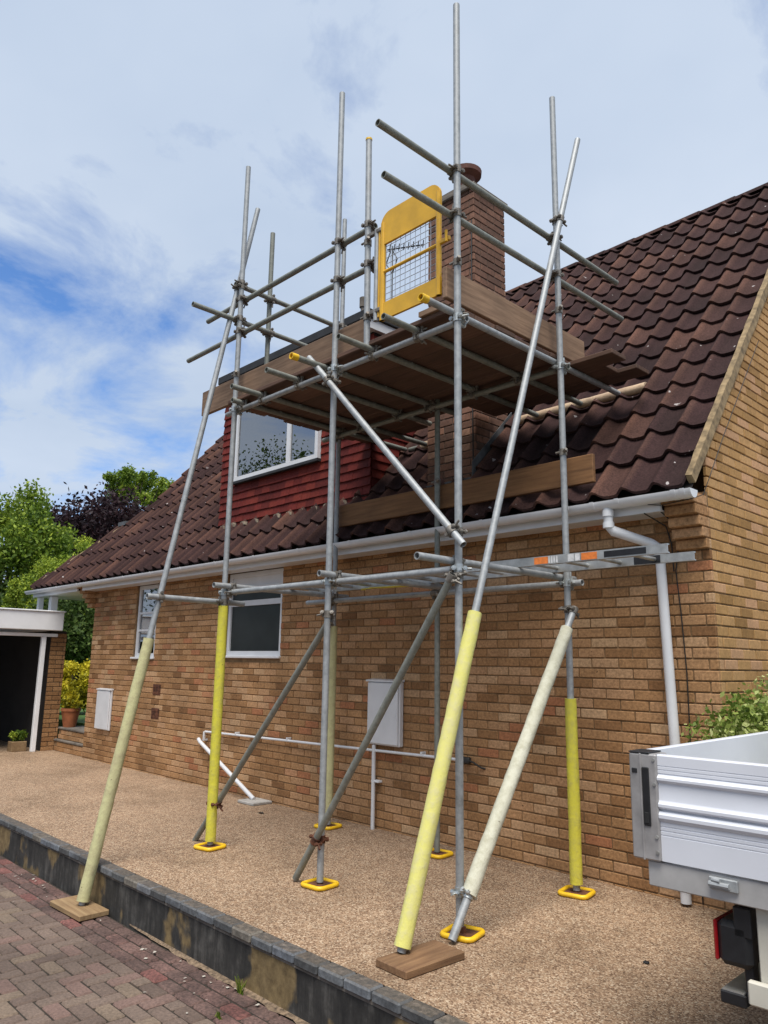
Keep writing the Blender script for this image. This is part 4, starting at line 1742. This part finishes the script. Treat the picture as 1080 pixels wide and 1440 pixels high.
# ladder laid flat on the lower transoms
ld = empty('ladder', (-1.7, -0.72, 2.196), 'aluminium ladder lying flat on the lower scaffold transoms, with orange stickers', 'ladder')
for yc, x0, x1 in ((-0.92, -3.72, 0.24), (-0.51, -3.70, 0.215)):
    b = MB()
    pr_ = [(yc - .013, 2.1965), (yc + .013, 2.1965), (yc + .013, 2.203), (yc - .006, 2.205), (yc - .006, 2.245), (yc + .013, 2.247), (yc + .013, 2.2535), (yc - .013, 2.2535)]
    b.prism(pr_, 0, x0, x1)
    b.build('stile', M['alu'], ld)
x = -3.55
while x < 0.2:
    b = MB()
    b.tube((x, -0.925, 2.225), (x, -0.505, 2.225), 0.014, 10)
    b.build('rung', M['alu'], ld, 40)
    x += 0.25


def sticker(x0, x1, yc, mat, zlo=2.202, zhi=2.248):
    b = MB()
    b.box((x0, yc - .0147, zlo), (x1, yc - .0131, zhi))
    b.build('sticker', M[mat], ld)


sticker(-.71, -.60, -.92, 'orange')
for i in range(4):
    sticker(-.595 + i * .02, -.584 + i * .02, -.92, 'white_st')
sticker(-.445, -.40, -.92, 'white_st')
sticker(-.39, -.355, -.92, 'white_st')
sticker(-.344, -.23, -.92, 'orange')
sticker(-.18, .104, -.92, 'black', 2.206, 2.244)
sticker(-.196, -.01, -.51, 'black', 2.2, 2.25)
b = MB()
sp = [(-2.95, -.47, 2.188), (-2.8, -.6, 2.18), (-2.6, -.66, 2.172), (-2.42, -.6, 2.176), (-2.3, -.5, 2.186)]
for p_, q_ in zip(sp[:-1], sp[1:]):
    w_ = .06 if p_[0] > -2.65 else .03
    b.add([(p_[0], p_[1] - w_, p_[2]), (q_[0], q_[1] - w_, q_[2]), (q_[0], q_[1] + w_, q_[2] + .004), (p_[0], p_[1] + w_, p_[2] + .004),
           (p_[0], p_[1] - w_, p_[2] + .004), (q_[0], q_[1] - w_, q_[2] + .004), (q_[0], q_[1] + w_, q_[2] + .008), (p_[0], p_[1] + w_, p_[2] + .008)],
          [(0, 3, 2, 1), (4, 5, 6, 7), (0, 1, 5, 4), (1, 2, 6, 5), (2, 3, 7, 6), (3, 0, 4, 7)])
tag(b.build('yellow_strap', M['foam_yellow'], None), 'bright yellow strap slung under the flat ladder in the middle bay', 'strap')

# sole boards and base pads
b = MB()
b.cbox((-.25, -.112, 0), (.25, .112, .038), .005, .6)
so1 = link('sole_board', b.mesh('sole_board'), M['sole_x'], None, (-3.62, -2.63, PZ + .0035), recalc=True)
so1.rotation_euler.z = math.radians(2)
tag(so1, 'pale timber sole board on the block paving under the left raking tube', 'sole board')
b = MB()
b.box((-.2525, -.108, .004), (-.2495, -.01, .034))
link('painted_end', b.mesh('painted_end'), M['orange'], so1, (-3.62, -2.63, PZ + .0035))
b = MB()
b.cbox((-.115, -.215, 0), (.115, .215, .04), .005, .55)
so2 = link('sole_board', b.mesh('sole_board'), M['sole'], None, (-.675, -2.075, .001), recalc=True)
so2.rotation_euler.z = math.radians(-2)
tag(so2, 'brown timber sole board on the gravel drive under the pale yellow raking tube', 'sole board')


def pad(x, y, rz, label):
    e = empty('base_pad', (x, y, 0), label, 'base pad', 'yellow base pads under the standards')
    e.rotation_euler.z = rz
    b = MB()
    pts = []
    S, rr = .095, .035
    for cx, cy, a0 in ((S - rr, S - rr, 0), (-S + rr, S - rr, 90), (-S + rr, -S + rr, 180), (S - rr, -S + rr, 270)):
        for i in range(5):
            an = math.radians(a0 + 90 * i / 4)
            pts.append((cx + rr * math.cos(an), cy + rr * math.sin(an), .016))
    pts.append(pts[0])
    b.path(pts, .0155, 8)
    b.box((-.09, -.09, .002), (.09, .09, .01))
    o = link('rim', b.mesh('rim', 50), M['yellow_plastic'], None, (0, 0, 0), recalc=True)
    o.parent = e
    b = MB()
    b.cbox((-.075, -.075, .0102), (.075, .075, .019), .002)
    b.tube((0, 0, .018), (0, 0, .05), .019, 10)
    o = link('steel_plate', b.mesh('steel_plate'), M['rust'], None, (0, 0, 0), recalc=True)
    o.parent = e


pad(XA + .02, YF, .25, 'yellow base pad at the foot of the white foam brace, beside the sole board')
pad(XB + .01, YF, .1, 'yellow base pad under the bare middle front standard with rusty coupler above')
pad(XCc, YF, .2, 'yellow base pad under the left front standard in bright yellow foam')
pad(-3.53, YK, .15, 'yellow base pad under the faded foam standard nearest the waste pipe')
pad(-2.145, YK, .1, 'yellow base pad under the bare middle back standard near the wall')
pad(-0.80, -.40, .2, 'yellow base pad under the right back standard in short yellow foam')

# ------------------------------------------------------------------ flatbed truck
tk = empty('truck', (0.72, -2.37, 0), 'white aluminium dropside flatbed truck, rear corner beside the house wall', 'truck')
YAW = math.radians(1.5)
TO = Vector((0.72, -2.37, 0))


def tkb(b, name, mat, parent=tk, smooth=None):
    c, s = math.cos(YAW), math.sin(YAW)
    b.v = [(TO.x + v[0] * c - v[1] * s, TO.y + v[0] * s + v[1] * c, v[2]) for v in b.v]
    return b.build(name, M[mat], parent, smooth)


# truck-local: x forward from the rear, y inward from the near side
TLN, TWD = 3.3, 2.0
# ribbed dropside profile (y outward negative, z)
prof = [(0.0, .815), (0.0, .905), (.003, .907), (0.0, .910), (0.0, .921), (.003, .923), (0, .926), (0, .936), (.003, .938), (0, .941), (0.0, .955)]
prof += [(-.004, .958), (-.012, .970), (-.012, .982), (-.004, .992), (.006, .996), (.006, 1.0), (-.004, 1.003), (-.011, 1.010), (-.011, 1.02), (-.002, 1.03), (0, 1.035)]
prof += [(0, 1.095), (-.004, 1.098), (-.011, 1.107), (-.011, 1.116), (0.0, 1.124), (.003, 1.13), (0, 1.132), (0, 1.142), (.003, 1.144), (0, 1.146), (0, 1.156), (.003, 1.158), (0, 1.16), (0, 1.195), (.004, 1.2)]


def side_panel(x0, x1, ybase, sgn):
    b = MB()
    pts = [(ybase + p[0] * sgn, p[1]) for p in prof] + [(ybase + .03 * sgn, 1.2), (ybase + .03 * sgn, .815)]
    b.prism(pts, 0, x0, x1)
    return b


tkb(side_panel(.112, TLN, .012, 1), 'dropside', 'alu_white', smooth=25)
tkb(side_panel(.112, TLN, TWD - .012, -1), 'dropside', 'alu_white', smooth=25)
b = MB()
b.cbox((0.012, .11, .815), (.042, TWD - .11, 1.205), .004)
tkb(b, 'tailgate', 'alu_white')
for yy in (0, TWD - .11):
    b = MB()
    b.cbox((0, yy, .812), (.112, yy + .108, 1.2), .006)
    b.cbox((.045, yy - .004, .812), (.052, yy + .001, 1.2), .001)
    post = tkb(b, 'corner_post', 'alu_grey')
    b = MB()
    b.cbox((0.0, yy - .001, 1.2005), (.085, yy + .11, 1.206), .002)
    tkb(b, 'post_cap', 'black', post)
    if yy == 0:
        b = MB()
        b.cbox((.054, -.006, .935), (.082, .002, 1.15), .003)
        b.cbox((.012, -.004, 1.125), (.034, .002, 1.143), .002)
        tkb(b, 'latch_slot', 'black', post)
        b = MB()
        b.cbox((.06, -.0085, .945), (.076, -.005, .985), .002)
        tkb(b, 'latch_handle', 'rubber', post)
        for z in (.845, .90, 1.09, 1.18):
            b = MB()
            b.tube((.102, -.005, z), (.102, .002, z), .0065, 10)
            tkb(b, 'rivet', 'alu', post)
b = MB()
b.cbox((.05, .02, .718), (TLN, .09, .808), .004)
b.cbox((.05, TWD - .09, .718), (TLN, TWD - .02, .808), .004)
b.cbox((.03, .091, .72), (.07, TWD - .091, .806), .004)
b.box((.071, .0905, .78), (TLN - .002, TWD - .0905, .804))
bed = tkb(b, 'bed_frame', 'alu_floor')
b = MB()
b.cbox((.285, .004, .757), (.385, .0195, .798), .003)
b.tube((.29, -.004, .776), (.36, -.004, .776), .010, 8)
b.tube((.30, -.002, .79), (.33, -.008, .79), .007, 8)
tkb(b, 'hinge_latch', 'galv', bed)
b = MB()
b.cbox((TLN + .002, 0.02, .72), (TLN + .05, TWD - .02, 1.65), .01)
tkb(b, 'headboard', 'alu_white')
b = MB()
for yy in (.62, 1.30):
    b.cbox((.45, yy, .50), (TLN + 1.4, yy + .08, .717), .006)
b.cbox((.42, .06, .47), (.56, .10, .717), .004)
b.cbox((.42, 1.9, .47), (.56, 1.94, .717), .004)
tkb(b, 'chassis', 'cream')
b = MB()
b.cbox((.385, .03, .40), (1.0, .055, .478), .006)
tkb(b, 'side_guard', 'cream')
b = MB()
b.cbox((.265, .09, .36), (.355, 1.9, .402), .004)
bar = tkb(b, 'bumper_bar', 'black')
b = MB()
b.box((.272, .095, .4025), (.348, 1.89, .407))
tkb(b, 'step_plate', 'alu', bar)
b = MB()
b.cbox((.352, .10, .38), (.385, .15, .717), .004)
b.cbox((.34, .06, .60), (.40, .36, .70), .004)
tkb(b, 'bracket', 'black', bar)
for yy in (.06, 1.62):
    b = MB()
    b.cbox((.275, yy, .495), (.395, yy + .32, .645), .02)
    tl = tkb(b, 'tail_light', 'black')
    b = MB()
    b.cbox((.262, yy + .008, .502), (.276, yy + .312, .638), .006)
    tkb(b, 'lens', 'red_lens', tl)
for xx in (1.35, 4.3):
    for yy in (.18, TWD - .18):
        b = MB()
        b.tube((xx, yy - .1, .34), (xx, yy + .1, .34), .34, 28)
        wh = tkb(b, 'wheel', 'rubber', smooth=30)
        b = MB()
        b.tube((xx, yy - .104, .34), (xx, yy + .104, .34), .2, 20)
        tkb(b, 'rim', 'alu_grey', wh, 30)
b = MB()
cabp = [(TLN + .12, .45), (TLN + 1.75, .45), (TLN + 1.85, .85), (TLN + 1.75, 1.2), (TLN + 1.3, 2.05), (TLN + 1.1, 2.12), (TLN + .12, 2.1)]
b.add([(p[0], .06, p[1]) for p in cabp] + [(p[0], TWD - .06, p[1]) for p in cabp],
      [tuple(range(7)), tuple(range(7, 14))[::-1]] + [(i, 7 + i, 7 + (i + 1) % 7, (i + 1) % 7) for i in range(7)])
cabo = tkb(b, 'cab', 'white_paint')
b = MB()
wpn = [(TLN + .35, 1.35), (TLN + 1.5, 1.35), (TLN + 1.2, 1.95), (TLN + .35, 1.95)]
b.add([(p[0], .052, p[1]) for p in wpn] + [(p[0], .0595, p[1]) for p in wpn], [(0, 1, 2, 3), (7, 6, 5, 4), (0, 4, 5, 1), (1, 5, 6, 2), (2, 6, 7, 3), (3, 7, 4, 0)])
tkb(b, 'side_window', 'black', cabo)

# ------------------------------------------------------------------ garage, steps, garden
ga = empty('garage', (-13, -2, 0), 'flat-roofed garage with white fascia and dark open front at the left', 'garage')
b = MB()
b.cbox((-11.28, -4.6, 1.985), (-11.05, -0.06, 2.295), .01)
b.cbox((-17, -0.20, 1.985), (-11.285, -0.06, 2.29), .01)
fa = b.build('fascia', M['white_paint'], ga)
b = MB()
b.cbox((-11.27, -4.6, 2.296), (-11.03, -0.04, 2.32), .006)
b.build('edge_trim', M['white_paint'], fa)
b = MB()
b.box((-17, -4.5, 2.2), (-11.286, -0.205, 2.28))
b.build('roof', M['felt'], ga)
b = MB()
b.cbox((-11.22, -4.5, 1.88), (-11.15, -0.10, 1.935), .005)
b.cbox((-11.22, -0.36, 0), (-11.14, -0.29, 1.879), .005)
b.build('door_frame', M['white_paint'], ga)
b = MB()
b.box((-11.45, -0.19, -.1), (-11.206, 0.07, 1.984))
b.box((-17, -0.15, -.1), (-11.451, 0.05, 1.984))
b.box((-17.2, -4.6, -.1), (-17.01, 0.05, 1.984))
b.box((-17, -4.8, -.1), (-11.3, -4.6, 1.984))
gw = b.build('wall', M['room'], ga)
bm_ = MB()
z = 0.0
row = 0
while z < 1.92:
    y = -0.19 - (.1125 if row % 2 else 0)
    while y < 0.07:
        y0, y1 = max(y, -0.19), min(y + BL, 0.07)
        if y1 - y0 > .03:
            bm_.cbox((-11.22, y0, z), (-11.195 + R(-.002, .002), y1, z + BH), .004, R(.1, .6))
        y += BL + JT
    x = -11.45 + (.1125 if row % 2 else 0)
    while x < -11.23:
        bm_.cbox((x, 0.05, z), (min(x + BL, -11.222), 0.078, z + BH), .004, R(.1, .6))
        x += BL + JT
    z += BH + JT
    row += 1
bm_.build('pier_bricks', M['brick'], ga, None, 'stuff')
for (xx, yy, w_) in ((-12.05, -0.13, .045), (-11.62, -0.06, .06)):
    b = MB()
    b.cbox((xx - w_, yy - w_, 2.322), (xx + w_, yy + w_, 2.605), .006)
    b.build('canopy_post', M['white_paint'], house)

st = empty('garden_steps', (-10.6, .3, 0), 'two worn brick steps between the garage and the house', 'steps')
for i, (y0, z0_, z1_) in enumerate(((0.02, 0.0, .19), (.075, .19, .38))):
    b = MB()
    b.box((-11.18, y0 + .008, -.1), (-9.98, .7 - .01 * i, z1_ - .0355))
    s_ = b.build('step', M['mortar'], st)
    for r in range(2):
        x = -11.18 + (.11 if r else 0)
        while x < -9.99:
            bb_ = MB()
            bb_.cbox((x, y0, z0_ + .005 + r * .075), (min(x + BL, -9.985), y0 + .05, z0_ + .005 + r * .075 + BH), .004, R(.2, .9))
            bb_.build('brick', M['brick'], s_)
            x += BL + JT
    b = MB()
    b.cbox((-11.19, y0 - .012, z1_ - .034), (-9.985, y0 + (.06 if i == 0 else .6), z1_), .008)
    b.build('tread', M['slab'], s_)


def leaves(centers, n, size, flat=0.0):
    """leaf quads scattered through clumps: centers = [(x,y,z,r)]"""
    cs = np.array(centers)
    wts = cs[:, 3] ** 2
    idx = rng.choice(len(cs), n, p=wts / wts.sum())
    d = rng.normal(size=(n, 3))
    d /= np.linalg.norm(d, axis=1)[:, None]
    rad = cs[idx, 3] * (rng.random(n) ** 0.45) * (1 + 0.18 * rng.normal(size=n))
    P = cs[idx, :3] + d * rad[:, None]
    a = rng.normal(size=(n, 3))
    a /= np.linalg.norm(a, axis=1)[:, None]
    c = np.cross(a, rng.normal(size=(n, 3)))
    c /= np.linalg.norm(c, axis=1)[:, None]
    s = size * (0.55 + 0.9 * rng.random(n))
    a = a * s[:, None]
    c = c * (s * 0.6)[:, None]
    V = np.stack([P - a, P - c * 0.9, P + a, P + c * 0.9], axis=1)
    tint = np.clip(0.45 + 0.25 * rng.normal(size=n), 0, 1)
    # leaf age and colour differ from branch to branch
    bt = rng.normal(size=len(cs)) * 0.16
    return V, np.clip(tint + bt[idx], 0, 1)


def tree(name, x, y, z0_, h, rx, rz_, ncl, n, size, mat, label, cat='tree', trunk_h=None, group=None, seed=0, clump=0.36):
    global rng
    rng = np.random.default_rng(seed)
    e = empty(name, (x, y, z0_), label, cat, group)
    zc = z0_ + h - rz_
    cl = []
    for i in range(ncl):
        d = rng.normal(size=3)
        d /= np.linalg.norm(d)
        q = 0.35 + 0.62 * rng.random() ** 0.5
        cl.append((x + d[0] * rx * q, y + d[1] * rx * q, zc + d[2] * rz_ * q, rx * clump * (0.55 + 0.7 * rng.random())))
    V, t = leaves(cl, n, size)
    o = quads('crown', V, M[mat], e, None, t)
    b = MB()
    top = zc + rz_ * 0.2
    b.path([(x, y, z0_ - .2), (x + .1 * rx * .1, y, z0_ + (top - z0_) * .5), (x, y, top)], rx * .07, 8)
    for c in cl[::3]:
        b.tube((x, y, z0_ + (zc - z0_) * .7), c[:3], rx * .03, 6, rx * .008)
    b.build('trunk', M['bark'], e, 60)
    return e


# the left background
tree('broadleaf_tree', -30, 4.5, 0, 8.7, 3.0, 4.3, 110, 70000, .085, 'leaf_green', 'large mid-green broadleaf tree rising behind the garage', seed=3, clump=.27)
tree('broadleaf_tree', -27, 1.6, 0, 5.2, 2.2, 2.6, 34, 22000, .09, 'leaf_hedge', 'darker green shrubby tree low behind the garage roof', seed=4)
tree('copper_beech', -40, 13.4, 0, 10.4, 5.0, 4.2, 120, 90000, .12, 'leaf_dark', 'dark purple copper-leaved tree behind the roof slope', seed=5, clump=.28)
tree('broadleaf_tree', -50, 19.4, 0, 15.1, 2.7, 1.3, 30, 10000, .11, 'leaf_green', 'thin-crowned green tree rising above the copper tree', seed=6, clump=.2)
tree('conifer', -23, 5.0, 0, 5.5, 1.5, 2.9, 130, 90000, .036, 'leaf_lime', 'rounded lime-green conifer beside the roof edge', seed=7, clump=.27)
tree('conifer', -20.5, 2.45, 0, 4.1, .75, 2.0, 40, 22000, .035, 'leaf_lime', 'smaller lime conifer spire left of the porch roof', seed=8, clump=.32)
tree('hedge_shrub', -18, 3.1, .38, 3.0, 1.5, 1.5, 40, 26000, .05, 'leaf_hedge', 'dark evergreen shrub filling the gap behind the golden bush', 'shrub', seed=9)
tree('golden_shrub', -14, 1.42, .38, 1.2, .52, .6, 36, 12000, .035, 'leaf_yellow', 'golden yellow shrub in the gap between garage and house', 'shrub', seed=10, clump=.32)
tree('variegated_shrub', 1.0, 0.06, 0, 1.54, .92, .58, 300, 110000, .019, 'leaf_pale', 'pale variegated shrub against the gable wall above the truck', 'shrub', seed=12, clump=.2)
# trees across the road, mirrored in the window panes
tree('broadleaf_tree', -24, -13, -.36, 9.9, 4.0, 4.4, 90, 70000, .075, 'leaf_hedge', 'broad green tree across the road, mirrored in the dormer glass', seed=21)
tree('broadleaf_tree', -30, -19, -.36, 12, 4.6, 4.6, 34, 9000, .2, 'leaf_hedge', 'tall dark tree across the road, mirrored in the windows', seed=22)
tree('broadleaf_tree', -9, -20, -.36, 8.0, 4, 3.6, 34, 9000, .18, 'leaf_hedge', 'dark green tree across the road behind the viewer', seed=23)

# flower pot and planter
fp = empty('flower_pot', (-11.05, .2, .38), 'terracotta pot with a leafy yellow-green plant on the garden steps', 'plant pot')
b = MB()
b.lathe((-11.05, .20, .381), [(.10, 0), (.15, .26), (.165, .265), (.165, .31), (.145, .31), (.14, .27)], 20)
b.build('pot', M['terracotta'], fp, 40)
V, t = leaves([(-11.05, .2, .80, .14), (-10.98, .17, .88, .1), (-11.1, .22, .94, .1), (-10.92, .22, .77, .09)], 900, .035)
quads('plant', V, M['leaf_yellow'], fp, None, t)
pl = empty('planter', (-11.42, -.5, 0), 'small wooden planter box of flowers just inside the garage', 'planter')
b = MB()
b.cbox((-11.5, -.62, .0), (-11.3, -.38, .16), .008)
b.build('box', M['sole_x'], pl)
V, t = leaves([(-11.4, -.5, .24, .09), (-11.38, -.42, .26, .07), (-11.4, -.58, .25, .07)], 400, .025)
quads('flowers', V, M['leaf_green'], pl, None, t)

# a few fallen leaves on the drive
for i, (x, y) in enumerate(((-0.02, -1.35), (-5.0, -.55), (-0.6, -2.2))):
    pass
b = MB()
b.cbox((0.10, -1.20, .001), (.13, -1.175, .012), .004)
tag(b.build('pebble', M['black'], None), 'dark pebble lying on the drive below the truck bed', 'pebble')
b = MB()
b.add([(-4.55, -.42, .004), (-4.5, -.45, .016), (-4.42, -.43, .006), (-4.5, -.39, .012)], [(0, 1, 2, 3)])
tag(b.build('fallen_leaf', M['bark'], None), 'brown dead leaf on the drive near the drain slab', 'leaf')
